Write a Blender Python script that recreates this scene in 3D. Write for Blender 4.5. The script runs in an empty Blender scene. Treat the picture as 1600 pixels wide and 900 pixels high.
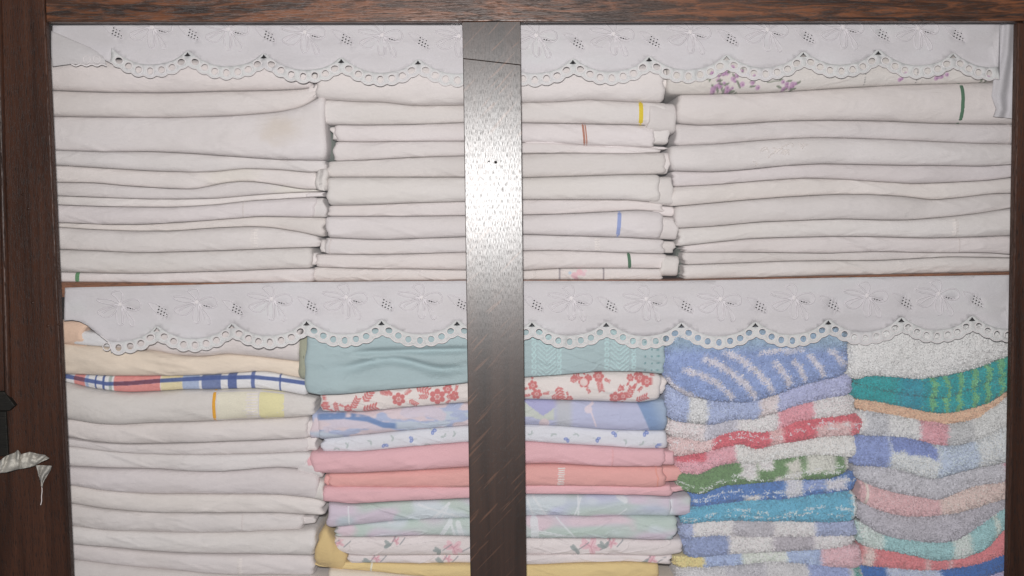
import bpy, bmesh, math
import numpy as np
from mathutils import Vector, Matrix
from mathutils.geometry import delaunay_2d_cdt

S = bpy.context.scene
COL = S.collection
R = math.radians

# ------------------------------------------------------------------ camera
FPX = 1570.0
YAW, PITCH, ROLL = R(1.1), R(3.6), R(0.66)
CAM = np.array([0.0, -1.15, 1.45])
fw = np.array([math.sin(YAW) * math.cos(PITCH), math.cos(YAW) * math.cos(PITCH), -math.sin(PITCH)])
r0 = np.array([math.cos(YAW), -math.sin(YAW), 0.0])
u0 = np.cross(r0, fw)
cup = u0 * math.cos(ROLL) + r0 * math.sin(ROLL)
crt = r0 * math.cos(ROLL) - u0 * math.sin(ROLL)
cam = bpy.data.cameras.new("camera")
cam.sensor_width = 36.0
cam.lens = 36.0 * FPX / 1600.0
cam.clip_start = 0.02
cam.clip_end = 50.0
camo = bpy.data.objects.new("camera", cam)
COL.objects.link(camo)
m = Matrix.Identity(4)
for i in range(3):
    m[i][0], m[i][1], m[i][2], m[i][3] = crt[i], cup[i], -fw[i], CAM[i]
camo.matrix_world = m
S.camera = camo

# ------------------------------------------------------------------ dim room light, camera flash
w = bpy.data.worlds.new("World")
S.world = w
w.use_nodes = True
bg = w.node_tree.nodes["Background"]
bg.inputs[0].default_value = (0.93, 0.95, 1.0, 1)
bg.inputs[1].default_value = 0.13
fl = bpy.data.lights.new("camera_flash", 'SPOT')
fl.spot_size, fl.spot_blend = R(110), 0.35
fl.shadow_soft_size = 0.022
fl.energy = 57.5
fl.color = (1.0, 0.985, 0.975)
flo = bpy.data.objects.new("camera_flash", fl)
COL.objects.link(flo)
flo.location = (-0.012, -1.17, 1.45 + 0.075)
flo.rotation_euler = (Vector((0.02, 0, 1.40)) - Vector(flo.location)).to_track_quat('-Z', 'Y').to_euler()

S.view_settings.view_transform = 'Standard'
S.view_settings.look = 'None'
S.view_settings.exposure = 0.0
S.view_settings.gamma = 1.0
S.view_settings.use_curve_mapping = False
S.cycles.use_denoising = True
S.cycles.max_bounces = 5
S.cycles.diffuse_bounces = 3
S.cycles.glossy_bounces = 2
S.cycles.transmission_bounces = 2
S.cycles.transparent_max_bounces = 8
S.cycles.caustics_reflective = False
S.cycles.caustics_refractive = False


# ------------------------------------------------------------------ helpers
def P(px, py, Y):
    """points of the upright plane at depth Y seen at the photograph's pixels"""
    px, py = np.broadcast_arrays(np.asarray(px, float), np.asarray(py, float))
    Y = np.broadcast_to(np.asarray(Y, float), px.shape)
    d = fw * FPX + (px[..., None] - 800.0) * crt - (py[..., None] - 450.0) * cup
    k = (Y - CAM[1]) / d[..., 1]
    return CAM + d * k[..., None]


def lin(c):
    c = np.asarray(c, float) / 255.0
    return np.where(c <= 0.04045, c / 12.92, ((c + 0.055) / 1.055) ** 2.4)


def _hash(ix, iy, seed):
    h = (ix.astype(np.int64) * 374761393 + iy.astype(np.int64) * 668265263 + seed * 974711) & 0xffffffff
    h = ((h ^ (h >> 13)) * 1274126177) & 0xffffffff
    return ((h ^ (h >> 16)) & 0xffff) / 65535.0


def vn(x, y, seed=0):
    """value noise 0..1"""
    x = np.asarray(x, float); y = np.asarray(y, float)
    ix, iy = np.floor(x), np.floor(y)
    fx, fy = x - ix, y - iy
    fx = fx * fx * (3 - 2 * fx); fy = fy * fy * (3 - 2 * fy)
    a = _hash(ix, iy, seed); b = _hash(ix + 1, iy, seed)
    c = _hash(ix, iy + 1, seed); d = _hash(ix + 1, iy + 1, seed)
    return (a * (1 - fx) + b * fx) * (1 - fy) + (c * (1 - fx) + d * fx) * fy


def fbm(x, y, seed=0, n=3):
    s = 0; a = 0.5; t = 0
    for i in range(n):
        s = s + a * vn(x * 2 ** i, y * 2 ** i, seed + 17 * i); t += a; a *= 0.5
    return s / t


def ss(a, b, x):
    t = np.clip((x - a) / (b - a), 0, 1)
    return t * t * (3 - 2 * t)


def curve(pts, xs, sig=9.0):
    """smoothed seam height at xs"""
    pts = sorted(pts)
    X = np.array([p[0] for p in pts], float); Yv = np.array([p[1] for p in pts], float)
    g = np.arange(xs.min() - 60, xs.max() + 61, 1.0)
    y = np.interp(g, X, Yv)
    # carry the end slopes a little way on
    sl = (Yv[1] - Yv[0]) / (X[1] - X[0]) * 0.5; sr = (Yv[-1] - Yv[-2]) / (X[-1] - X[-2]) * 0.5
    y = np.where(g < X[0], Yv[0] + np.maximum(g - X[0], -25) * sl, y)
    y = np.where(g > X[-1], Yv[-1] + np.minimum(g - X[-1], 25) * sr, y)
    k = np.arange(-30, 31); ker = np.exp(-0.5 * (k / sig) ** 2); ker /= ker.sum()
    ys = np.convolve(np.pad(y, 30, mode='edge'), ker, mode='valid')
    return np.interp(xs, g, ys)


def mesh_obj(name, verts, faces, mat, parent=None, colors=None, origin=None, smooth=True):
    me = bpy.data.meshes.new(name)
    verts = np.asarray(verts, float)
    if origin is None:
        origin = np.zeros(3)
        if parent is None:
            origin = np.array([verts[:, 0].mean(), verts[:, 1].mean(), verts[:, 2].min()])
    me.from_pydata((verts - origin).tolist(), [], [list(map(int, f)) for f in faces] if not isinstance(faces, np.ndarray) else faces.tolist())
    if colors is not None:
        a = me.color_attributes.new("Col", 'FLOAT_COLOR', 'POINT')
        c4 = np.ones((len(verts), 4)); c4[:, :3] = colors
        a.data.foreach_set("color", c4.astype(np.float32).ravel())
    me.materials.append(mat)
    if smooth:
        me.polygons.foreach_set("use_smooth", np.ones(len(me.polygons), bool))
    me.update()
    o = bpy.data.objects.new(name, me)
    COL.objects.link(o)
    if parent is None:
        o.location = origin
    else:
        o.parent = parent
    return o


def tag(o, label=None, cat=None, group=None, kind=None):
    if label: o["label"] = label
    if cat: o["category"] = cat
    if group: o["group"] = group
    if kind: o["kind"] = kind
    return o


class NT:
    def __init__(s, name):
        s.m = bpy.data.materials.new(name); s.m.use_nodes = True
        s.t = s.m.node_tree; s.t.nodes.clear()

    def n(s, typ, **kw):
        nd = s.t.nodes.new(typ)
        for k, v in kw.items():
            if k.startswith('_'):
                setattr(nd, k[1:], v)
        return nd

    def l(s, a, b):
        s.t.links.new(a, b)


def noise(nt, vec, scale, detail=3.0, rough=0.55, dist=0.0):
    n = nt.n('ShaderNodeTexNoise')
    n.inputs['Scale'].default_value = scale; n.inputs['Detail'].default_value = detail
    n.inputs['Roughness'].default_value = rough; n.inputs['Distortion'].default_value = dist
    nt.l(vec, n.inputs['Vector'])
    return n.outputs['Fac']


def mapping(nt, vec, scale=(1, 1, 1), rot=(0, 0, 0)):
    mp = nt.n('ShaderNodeMapping')
    mp.inputs['Scale'].default_value = scale; mp.inputs['Rotation'].default_value = rot
    nt.l(vec, mp.inputs['Vector'])
    return mp.outputs[0]


def ramp(nt, fac, stops):
    r = nt.n('ShaderNodeValToRGB')
    e = r.color_ramp.elements
    while len(e) < len(stops): e.new(0.5)
    for i, (p, c) in enumerate(stops):
        e[i].position = p
        e[i].color = (*c, 1) if not isinstance(c, (int, float)) else (c, c, c, 1)
    nt.l(fac, r.inputs[0])
    return r.outputs[0]


def mixc(nt, fac, a, b, mode='MIX'):
    mx = nt.n('ShaderNodeMix', _data_type='RGBA', _blend_type=mode)
    for sock, v in ((mx.inputs[0], fac), (mx.inputs[6], a), (mx.inputs[7], b)):
        if isinstance(v, (int, float)): sock.default_value = v
        elif isinstance(v, tuple): sock.default_value = (*v, 1)
        else: nt.l(v, sock)
    return mx.outputs[2]


def bump(nt, h, strength, dist, normal=None):
    b = nt.n('ShaderNodeBump')
    b.inputs['Strength'].default_value = strength; b.inputs['Distance'].default_value = dist
    nt.l(h, b.inputs['Height'])
    if normal is not None: nt.l(normal, b.inputs['Normal'])
    return b.outputs[0]


def cloth_material(name, terry=False, sheer=False):
    nt = NT(name)
    out = nt.n('ShaderNodeOutputMaterial'); bs = nt.n('ShaderNodeBsdfPrincipled')
    tc = nt.n('ShaderNodeTexCoord').outputs['Object']
    at = nt.n('ShaderNodeAttribute'); at.attribute_name = "Col"
    f1 = noise(nt, tc, 900 if not terry else 420, 2.0)
    f2 = noise(nt, mapping(nt, tc, (9, 9, 30)), 1.0, 4.0)
    c = mixc(nt, 1.0, at.outputs['Color'], ramp(nt, f1, [(0.25, 0.92 if not terry else 0.90), (0.75, 1.0)]), 'MULTIPLY')
    c = mixc(nt, 1.0, c, ramp(nt, f2, [(0.3, (0.95, 0.945, 0.93)), (0.7, (1.0, 1.0, 1.0))]), 'MULTIPLY')
    nt.l(c, bs.inputs['Base Color'])
    bs.inputs['Roughness'].default_value = 0.92
    bs.inputs['Specular IOR Level'].default_value = 0.15
    bs.inputs['Sheen Weight'].default_value = 0.25 if terry else 0.08
    if terry:
        v = nt.n('ShaderNodeTexVoronoi'); v.inputs['Scale'].default_value = 520
        nt.l(tc, v.inputs['Vector'])
        nrm = bump(nt, v.outputs['Distance'], 0.5, 0.0012)
    else:
        wx = noise(nt, mapping(nt, tc, (1500, 1500, 260)), 1.0, 1.0)
        wz = noise(nt, mapping(nt, tc, (260, 260, 1500)), 1.0, 1.0)
        ad = nt.n('ShaderNodeMath', _operation='ADD'); nt.l(wx, ad.inputs[0]); nt.l(wz, ad.inputs[1])
        nrm = bump(nt, ad.outputs[0], 0.35, 0.0004)
        wr = noise(nt, mapping(nt, tc, (28, 28, 70), (0, 0.35, 0)), 1.0, 3.0, 0.6, 0.8)
        nrm = bump(nt, wr, 0.35, 0.004, nrm)
    nt.l(nrm, bs.inputs['Normal'])
    if sheer:
        tr = nt.n('ShaderNodeBsdfTranslucent'); nt.l(c, tr.inputs[0])
        mx = nt.n('ShaderNodeMixShader'); mx.inputs[0].default_value = 0.22
        nt.l(bs.outputs[0], mx.inputs[1]); nt.l(tr.outputs[0], mx.inputs[2])
        nt.l(mx.outputs[0], out.inputs[0])
    else:
        nt.l(bs.outputs[0], out.inputs[0])
    return nt.m


def plain_cloth(name, rgb):
    nt = NT(name)
    out = nt.n('ShaderNodeOutputMaterial'); bs = nt.n('ShaderNodeBsdfPrincipled')
    tc = nt.n('ShaderNodeTexCoord').outputs['Object']
    f = noise(nt, tc, 700, 2.0)
    base = lin(rgb) * KA
    base = tuple(float(v) for v in base * min(1.0, 0.86 / base.max()))
    nt.l(mixc(nt, 1.0, base, ramp(nt, f, [(0.25, 0.86), (0.75, 1.0)]), 'MULTIPLY'), bs.inputs['Base Color'])
    bs.inputs['Roughness'].default_value = 0.85; bs.inputs['Specular IOR Level'].default_value = 0.2
    nt.l(bump(nt, f, 0.4, 0.0005), bs.inputs['Normal'])
    nt.l(bs.outputs[0], out.inputs[0])
    return nt.m


KA = 1.28      # albedo for a colour as the flash-lit photograph shows it


def wood_material(name, axis, dark, mid, light, rough, flame=0.0, fleck=False, spec=0.28, soft=1.0, fine=1.0):
    """dark stained oak; axis is the grain direction"""
    nt = NT(name)
    out = nt.n('ShaderNodeOutputMaterial'); bs = nt.n('ShaderNodeBsdfPrincipled')
    tc = nt.n('ShaderNodeTexCoord').outputs['Object']
    gs = fine
    def st(along, across):
        return mapping(nt, tc, (along, across, across) if axis == 'X' else (across, across, along))
    g1 = noise(nt, st(3.0, 60.0), 1.0, 5.0, 0.6, 0.6)
    g2 = noise(nt, st(70.0 * gs, 950.0 * gs), 1.0, 3.0, 0.65)
    g3 = noise(nt, st(11.0, 95.0), 1.0, 4.0, 0.65, 1.8)
    c = ramp(nt, g1, [(0.30, dark), (0.52, mid), (0.75, light)])
    if flame:
        fm = ramp(nt, g3, [(0.44, 0.0), (0.62, 1.0)])
        fmx = mixc(nt, 0.6, fm, g1, 'MULTIPLY')
        c = mixc(nt, fmx, c, (0.25, 0.088, 0.034))
    pores = ramp(nt, g2, [(0.36, 0.35), (0.50, 1.0)])
    c = mixc(nt, 1.0, c, pores, 'MULTIPLY')
    if fleck:
        fk = noise(nt, mapping(nt, mapping(nt, tc, (1, 1, 1), (0, R(46), 0)), (20, 20, 300)), 1.0, 2.0, 0.5, 0.3)
        low = noise(nt, mapping(nt, tc, (6, 6, 6)), 1.0, 1.0)
        fr = ramp(nt, fk, [(0.60, 0.0), (0.66, 0.8)])
        c = mixc(nt, mixc(nt, 1.0, fr, ramp(nt, low, [(0.32, 0.0), (0.5, 0.9)]), 'MULTIPLY'), c, (0.13, 0.062, 0.038))
    nt.l(c, bs.inputs['Base Color'])
    grain = ramp(nt, g2, [(0.36, 0.0), (0.46, 1.0)])
    dents = noise(nt, tc, 70, 3.0)
    rr = ramp(nt, g2, [(0.36, min(rough + 0.3 * min(1.0, soft * 2), 1.0)), (0.50, rough)])
    nt.l(rr, bs.inputs['Roughness'])
    bs.inputs['Specular IOR Level'].default_value = spec
    nrm = bump(nt, dents, 0.10 * soft, 0.003)
    nrm = bump(nt, noise(nt, st(160.0, 900.0), 1.0, 2.0), 0.28 * soft, 0.0006, nrm)
    nrm = bump(nt, grain, 0.45 * soft, 0.0006, nrm)
    nt.l(nrm, bs.inputs['Normal'])
    nt.l(bs.outputs[0], out.inputs[0])
    return nt.m


COTTON = cloth_material("cotton_cloth")
TERRY = cloth_material("terry_towelling", terry=True)
LACE = cloth_material("sheer_lace_cotton", sheer=True)
D, Mi, L = (0.022, 0.0095, 0.006), (0.054, 0.022, 0.013), (0.085, 0.036, 0.021)
W_STILE = wood_material("dark_oak_upright", 'Z', D, Mi, L, 0.42)
W_MULL = wood_material("glossy_oak_mullion", 'Z', (0.020, 0.010, 0.007), (0.040, 0.020, 0.014), (0.065, 0.033, 0.022), 0.325, fleck=True, spec=0.80, soft=0.19, fine=2.2)
W_RAIL = wood_material("orange_flamed_oak_rail", 'X', (0.020, 0.009, 0.006), (0.055, 0.023, 0.012), (0.14, 0.052, 0.023), 0.36, flame=0.9, spec=0.7, soft=0.6)
W_IN = wood_material("cupboard_inside_oak", 'X', (0.03, 0.014, 0.009), (0.07, 0.032, 0.018), (0.12, 0.05, 0.025), 0.6)
W_SHELF = wood_material("orange_shelf_oak", 'X', (0.12, 0.045, 0.02), (0.26, 0.10, 0.04), (0.36, 0.15, 0.06), 0.5)
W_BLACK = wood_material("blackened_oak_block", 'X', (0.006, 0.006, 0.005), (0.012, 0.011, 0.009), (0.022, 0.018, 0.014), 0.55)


def glass_material():
    nt = NT("dusty_window_glass")
    out = nt.n('ShaderNodeOutputMaterial')
    tr = nt.n('ShaderNodeBsdfTransparent'); gl = nt.n('ShaderNodeBsdfGlossy'); df = nt.n('ShaderNodeBsdfDiffuse')
    gl.inputs['Roughness'].default_value = 0.01
    df.inputs[0].default_value = (0.8, 0.8, 0.85, 1)
    fr = nt.n('ShaderNodeFresnel'); fr.inputs[0].default_value = 1.3
    m1 = nt.n('ShaderNodeMixShader'); m1.inputs[0].default_value = 0.02; nt.l(tr.outputs[0], m1.inputs[1]); nt.l(df.outputs[0], m1.inputs[2])
    m2 = nt.n('ShaderNodeMixShader'); nt.l(fr.outputs[0], m2.inputs[0]); nt.l(m1.outputs[0], m2.inputs[1]); nt.l(gl.outputs[0], m2.inputs[2])
    nt.l(m2.outputs[0], out.inputs[0])
    return nt.m


GLASS = glass_material()

# ------------------------------------------------------------------ the cupboard
cup_o = bpy.data.objects.new("linen_cupboard", None)
COL.objects.link(cup_o)
tag(cup_o, "dark stained oak linen cupboard with glazed front framing all the stacks", "cupboard")


def prism(name, poly, Yf, Yb, mat, parent, bev=0.0015):
    """pixel outline at depth Yf pushed straight back to Yb"""
    f = P([p[0] for p in poly], [p[1] for p in poly], Yf)
    bm = bmesh.new()
    a = [bm.verts.new(v) for v in f]
    b = [bm.verts.new((v[0], Yb, v[2])) for v in f]
    n = len(a)
    bm.faces.new(a); bm.faces.new(b[::-1])
    for i in range(n):
        bm.faces.new((a[i], b[i], b[(i + 1) % n], a[(i + 1) % n]))
    bmesh.ops.recalc_face_normals(bm, faces=bm.faces[:])
    if bev:
        front = [e for e in bm.edges if all(abs(v.co.y - Yf) < 1e-6 for v in e.verts)]
        bmesh.ops.bevel(bm, geom=front, offset=bev, segments=3, profile=0.5, affect='EDGES')
    me = bpy.data.meshes.new(name); bm.to_mesh(me); bm.free()
    me.materials.append(mat)
    o = bpy.data.objects.new(name, me); COL.objects.link(o); o.parent = parent
    return o


prism("stile", [(-260, -260), (57, -260), (71, 34), (110.5, 900), (121, 1130), (-260, 1130)], 0.0, 0.0095, W_STILE, cup_o, 0.002)
prism("stile", [(1590.5, 35), (1860, 35), (1860, 1130), (1570, 1130), (1575, 900)], 0.0, 0.0095, W_STILE, cup_o, 0.002)
prism("top_rail", [(60, -260), (1860, -260), (1860, 32.5), (1591, 32.5), (72.2, 34)], -0.0005, 0.0095, W_RAIL, cup_o, 0.0012)
prism("mullion_tenon", [(722.3, 34.2), (813, 33.4), (814, 101.2), (723.4, 91)], 0.0003, 0.0095, W_MULL, cup_o, 0.0004)
prism("mullion", [(723.4, 91.25), (814, 101.45), (822.6, 900), (824.5, 1130), (738.5, 1130), (735, 900)], 0.0, 0.0095, W_MULL, cup_o, 0.0007)
for a, b, c, d in ((60, 728, 745, 90), (806, 1602, 1592, 812)):
    prism("glass_pane", [(a, 20), (b, 20), (c, 1120), (d, 1120)], 0.0105, 0.0135, GLASS, cup_o, 0)
SHELF = [(60, 441), (98, 441), (300, 442.5), (489, 441), (723, 438), (1067, 437.5), (1300, 431), (1578, 425), (1640, 423)]
prism("shelf", SHELF + [(1640, 446), (60, 465)], 0.0505, 0.40, W_SHELF, cup_o, 0.0008)
prism("shelf", [(60, 962), (1640, 950), (1640, 985), (60, 995)], 0.047, 0.40, W_IN, cup_o, 0.001)
prism("shelf", [(40, -40), (1660, -40), (1660, -8), (40, -6)], 0.047, 0.40, W_IN, cup_o, 0.001)
prism("back_panel", [(-180, -260), (1800, -260), (1800, 1100), (-180, 1100)], 0.401, 0.412, W_IN, cup_o, 0)
prism("side_panel", [(0, -260), (42, -260), (84, 1100), (0, 1100)], 0.028, 0.40, W_IN, cup_o, 0)
prism("side_panel", [(1625, -260), (1700, -260), (1700, 1100), (1598, 1100)], 0.028, 0.40, W_IN, cup_o, 0)


def half_round(name, p0, p1, wpx, mat, parent, bulge):
    n, k = 60, 13
    t = np.linspace(0, 1, n)
    cx = p0[0] + (p1[0] - p0[0]) * t; cy = p0[1] + (p1[1] - p0[1]) * t
    vs = []; fs = []
    for j in range(k):
        a = math.pi * j / (k - 1)
        q = P(cx - math.cos(a) * wpx / 2, cy, 0.0)
        q[:, 1] = 0.001 - math.sin(a) * bulge
        vs.append(q)
    v = np.stack(vs, 1).reshape(-1, 3)
    for i in range(n - 1):
        for j in range(k - 1):
            fs.append((i * k + j, i * k + j + 1, (i + 1) * k + j + 1, (i + 1) * k + j))
    fs.append(list(range((n - 1) * k, n * k)))
    return mesh_obj(name, v, fs, mat, parent)


half_round("bead_moulding", (-6, -160), (13.5, 634), 11, W_STILE, cup_o, 0.006)
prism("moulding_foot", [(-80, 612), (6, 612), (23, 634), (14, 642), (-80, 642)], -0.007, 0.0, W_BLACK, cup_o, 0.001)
prism("shadow_plate", [(-80, 642.6), (9, 642.6), (13, 712), (-80, 722)], -0.003, 0.0, W_BLACK, cup_o, 0.001)  # thin dark plate put in for the shadow on the wood below the foot


def dome(name, px, py, rpx, Y, mat, parent, h=0.0012):
    c = P([px], [py], Y)[0]; r = rpx / 1363.0
    vs = [c + np.array([0, -h, 0])]; fs = []
    for k, (rr, hh) in enumerate(((0.6, 0.8), (1.0, 0.0))):
        for i in range(10):
            a = 2 * math.pi * i / 10
            vs.append(c + np.array([math.cos(a) * r * rr, -h * hh, math.sin(a) * r * rr]))
    for i in range(10):
        j = (i + 1) % 10
        fs.append((0, 1 + i, 1 + j)); fs.append((1 + i, 11 + i, 11 + j, 1 + j))
    return mesh_obj(name, vs, fs, mat, parent)


for x, y, r in ((764, 252, 1.6), (774.5, 253.5, 3.0), (783, 251.5, 1.3)):
    dome("nail", x, y, r, 0.0002, W_BLACK, cup_o, 0.0005)
for x, y, r in ((36, 304, 2.6), (44, 326, 2.8), (51, 473, 2.6), (75, 509, 2.6), (61, 308, 2.0), (92, 507, 2.2)):
    dome("dowel_pin", x, y, r, 0.0002, W_STILE, cup_o, 0.0012)


# ------------------------------------------------------------------ folded linen
class Item:
    pass


def flat(rgb, var=3.0):
    rgb = np.array(rgb, float)
    def f(px, py, t, sd):
        n = fbm(px / 90.0, py / 40.0, sd, 3)[..., None] - 0.5
        return rgb + n * 2 * var
    return f


WHITE = (205, 196, 194)


def fold(name, top, bot, x0, x1, Y, color, label, cat, terry=False, dx=3.5, nt=19, seed=0,
         nose=None, amp=1.0, p=2.35, endr=0.0055, depth=0.20, disp=None, group=None, inset=0.0002, sig=9.0, Yfun=None, parent=None):
    rng = np.random.RandomState(seed * 7 + 3)
    n = max(12, int((x1 - x0) / dx))
    # closer columns near the two ends
    u = np.linspace(0, 1, n)
    e = 16.0 / (x1 - x0)
    ends = e * np.array([0, .02, .08, .18, .32, .5, .75])
    u = np.unique(np.concatenate([ends, 1 - ends, u[(u > e) & (u < 1 - e)]]))
    xs = x0 + u * (x1 - x0)
    n = len(xs)
    yt = curve(top, xs, sig); yb = curve(bot, xs, sig)
    yb = np.maximum(yb, yt + 2.0)
    Yr = Y + 0.005
    T = P(xs, yt, Yr); B = P(xs, yb, Yr)
    mid = (T + B) / 2; half = (T - B) / 2
    hh = np.linalg.norm(half, axis=1) - inset
    half = half * (hh / np.linalg.norm(half, axis=1))[:, None]
    # profile of the fold: back along the bottom, round the nose, back along the top
    ph = np.linspace(-math.pi / 2, math.pi / 2, nt)
    tn = 0.72 * np.sin(ph) + 0.28 * ph / (math.pi / 2); tn[0], tn[-1] = -1, 1
    yn = -np.maximum(1 - np.abs(tn) ** p, 0) ** (1 / p)
    t = np.concatenate([[-1, -1], tn, [1, 1]])
    k = len(t)
    nd = np.clip(hh * ((0.85 if terry else 0.72) if nose is None else nose), 0.0025, 0.015)
    Yoff = np.zeros((n, k))
    Yoff[:, 2:-2] = nd[:, None] * yn[None, :]
    Yoff[:, 0] = Yoff[:, -1] = depth; Yoff[:, 1] = Yoff[:, -2] = 0.02
    # plan rounding at the ends
    em = np.minimum(xs - x0, x1 - xs) / 1330.0
    rr = np.clip(endr - em, 0, None)
    plan = endr - np.sqrt(np.maximum(endr ** 2 - rr ** 2, 0))
    thin = 1 - (0.24 if terry else 0.12) * (rr / endr) ** 2
    front = np.zeros(k); front[1:-1] = 1.0
    PX = np.repeat(xs[:, None], k, 1)
    PY = (yt + yb)[:, None] / 2 - t[None, :] * (yb - yt)[:, None] / 2
    wob = (fbm(PX / 120.0, PY / 300.0 + seed * 3.1, seed, 2) - 0.5) * 0.010 * amp
    wr = (fbm(PX / 38.0 + PY / 30.0, PY / 14.0 - PX / 160.0, seed + 5, 3) - 0.5) * 0.0026 * amp
    if not terry:
        # stray pressed-in creases running slantwise
        rg = 1 - np.abs(2 * fbm(PX / 70.0 + PY / 22.0, PY / 26.0 - PX / 220.0, seed + 31, 2) - 1)
        wr = wr - ss(0.95, 1.0, rg) * 0.0009 * amp
        cr = fbm(PX / 26.0 - PY / 9.0, PY / 40.0, seed + 57, 2)
        wr = wr - ss(0.70, 0.85, cr) * 0.0011 * amp
    if terry:
        wr = wr + (fbm(PX / 9.0, PY / 9.0, seed + 9, 2) - 0.5) * 0.0022
    Yoff = Yoff + (plan[:, None] + wob + wr) * front[None, :]
    if disp is not None:
        Yoff = Yoff - disp(PX, PY) * front[None, :]
    if Yfun is not None:
        Yoff = Yoff + Yfun(xs)[:, None]
    V = mid[:, None, :] + half[:, None, :] * (t[None, :] * thin[:, None])[..., None]
    V = V.copy()
    V[..., 1] = Y + 0.005 + Yoff
    # ends that are not cut square
    ew = np.clip(1 - em / 0.022, 0, 1)[:, None] * np.where(xs < (x0 + x1) / 2, -1, 1)[:, None]
    V[..., 0] += ew * ((fbm(np.broadcast_to(t, PX.shape) * 1.3 + 5, np.where(xs < (x0 + x1) / 2, 1.5, 7.5)[:, None] + seed * 2.7, seed, 2) - 0.5) * 0.0085)
    cc = color(PX, PY, np.broadcast_to(t, PX.shape), seed)
    gg = cc.mean(-1, keepdims=True)
    cc = gg + (cc - gg) * (0.84 if terry else 0.76)
    C = lin(np.clip(cc, 0, 255)) * KA
    C = C * np.minimum(1.0, 0.84 / C.max(-1, keepdims=True))
    verts = V.reshape(-1, 3); cols = C.reshape(-1, 3)
    ii, jj = np.meshgrid(np.arange(n - 1), np.arange(k - 1), indexing='ij')
    a = (ii * k + jj).ravel()
    faces = np.stack([a, a + k, a + k + 1, a + 1], 1).tolist()
    # closed ends
    for i, rev in ((0, False), (n - 1, True)):
        c = mid[i].copy(); c[1] = Y + 0.005 + depth
        verts = np.vstack([verts, c]); cols = np.vstack([cols, cols[i * k + k // 2]])
        ci = len(verts) - 1
        for j in range(k - 1):
            f = (ci, i * k + j, i * k + j + 1)
            faces.append(f[::-1] if rev else f)
    org = np.array([mid[:, 0].mean(), Y + 0.08, B[:, 2].min()])
    if parent is not None:
        return mesh_obj(name, verts - parent.org, faces, TERRY if terry else COTTON, parent.o, cols)
    o = mesh_obj(name, verts, faces, TERRY if terry else COTTON, None, cols, org)
    tag(o, label, cat, group)
    it = Item(); it.o = o; it.org = org; it.xs = xs; it.V = V; it.t = t; it.k = k; it.n = n; it.C = C; it.PX = PX; it.PY = PY
    if terry:
        pile(it, rng)
    return it


def pile(it, rng):
    """loose loops of the towelling standing off the fold"""
    V = it.V[:, 2:-2]; C = it.C[:, 2:-2]
    n, k = V.shape[:2]
    A = V[:-1, :-1]; Bx = V[1:, :-1] - A; By = V[:-1, 1:] - A
    nr = np.cross(Bx, By); area = np.linalg.norm(nr, axis=-1)
    nr = nr / np.maximum(area, 1e-12)[..., None]
    if (nr[..., 1] > 0).mean() > 0.5: nr = -nr
    cnt = int(min(9000, area.sum() / 1.5e-6))
    pr = (area / area.sum()).ravel()
    idx = rng.choice(len(pr), cnt, p=pr)
    fi, fj = np.unravel_index(idx, area.shape)
    s, q = rng.rand(cnt, 1), rng.rand(cnt, 1)
    pos = A[fi, fj] + Bx[fi, fj] * s + By[fi, fj] * q
    N = nr[fi, fj]
    tx = np.cross(N, rng.randn(cnt, 3)); tx /= np.linalg.norm(tx, axis=1, keepdims=True)
    ty = np.cross(N, tx)
    ln = 0.0014 + 0.0020 * rng.rand(cnt, 1); wd = 0.0006 + 0.0005 * rng.rand(cnt, 1)
    tip = pos + N * ln * (0.25 + 0.35 * rng.rand(cnt, 1)) + ty * ln * 0.9
    base = pos - N * 0.0004
    v = np.stack([base - tx * wd, base + tx * wd, tip + tx * wd * 0.6, tip - tx * wd * 0.6], 1).reshape(-1, 3)
    br = 0.97 + 0.20 * rng.rand(cnt, 1)
    c = np.minimum(C[fi, fj] * br, 0.86)
    c = np.repeat(c, 4, 0)
    f = np.arange(cnt * 4).reshape(-1, 4)
    o = mesh_obj("terry_pile", v - it.org, f, TERRY, it.o, c)
    tag(o, kind="stuff")


def surf(it, px, t):
    """point on the front of a fold at pixel column px, -1..1 across"""
    px = np.asarray(px, float); t = np.asarray(t, float)
    tt = it.t[2:-2]
    fi = np.interp(px, it.xs, np.arange(it.n)); fj = np.interp(t, tt, np.arange(len(tt)))
    i0 = np.minimum(fi.astype(int), it.n - 2); j0 = np.minimum(fj.astype(int), len(tt) - 2)
    a = (fi - i0)[..., None]; b = (fj - j0)[..., None]
    V = it.V[:, 2:-2]
    return (V[i0, j0] * (1 - a) + V[i0 + 1, j0] * a) * (1 - b) + (V[i0, j0 + 1] * (1 - a) + V[i0 + 1, j0 + 1] * a) * b


def strip(it, name, mat, xa, xb, ta=-0.985, tb=0.985, lean=0.0, lift=0.0006, nx=3, nt=15, parent=None):
    """woven line or band lying on the fold"""
    g = np.linspace(0, 1, nx); h = np.linspace(ta, tb, nt)
    X = xa + (xb - xa) * g[:, None] + lean * h[None, :]
    T = np.broadcast_to(h[None, :], X.shape)
    v = surf(it, X, T)
    nrm = np.stack([np.zeros_like(T), -np.sqrt(np.maximum(1 - T ** 4, 0.05)), T ** 3], -1)
    lf = lift * np.where((g == 0) | (g == 1), 0.2, 1.0)[:, None, None]
    v = v + nrm * lf
    v = v.reshape(-1, 3) - it.org
    f = [(i * nt + j, (i + 1) * nt + j, (i + 1) * nt + j + 1, i * nt + j + 1) for i in range(nx - 1) for j in range(nt - 1)]
    return mesh_obj(name, v, f, mat, it.o)


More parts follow.
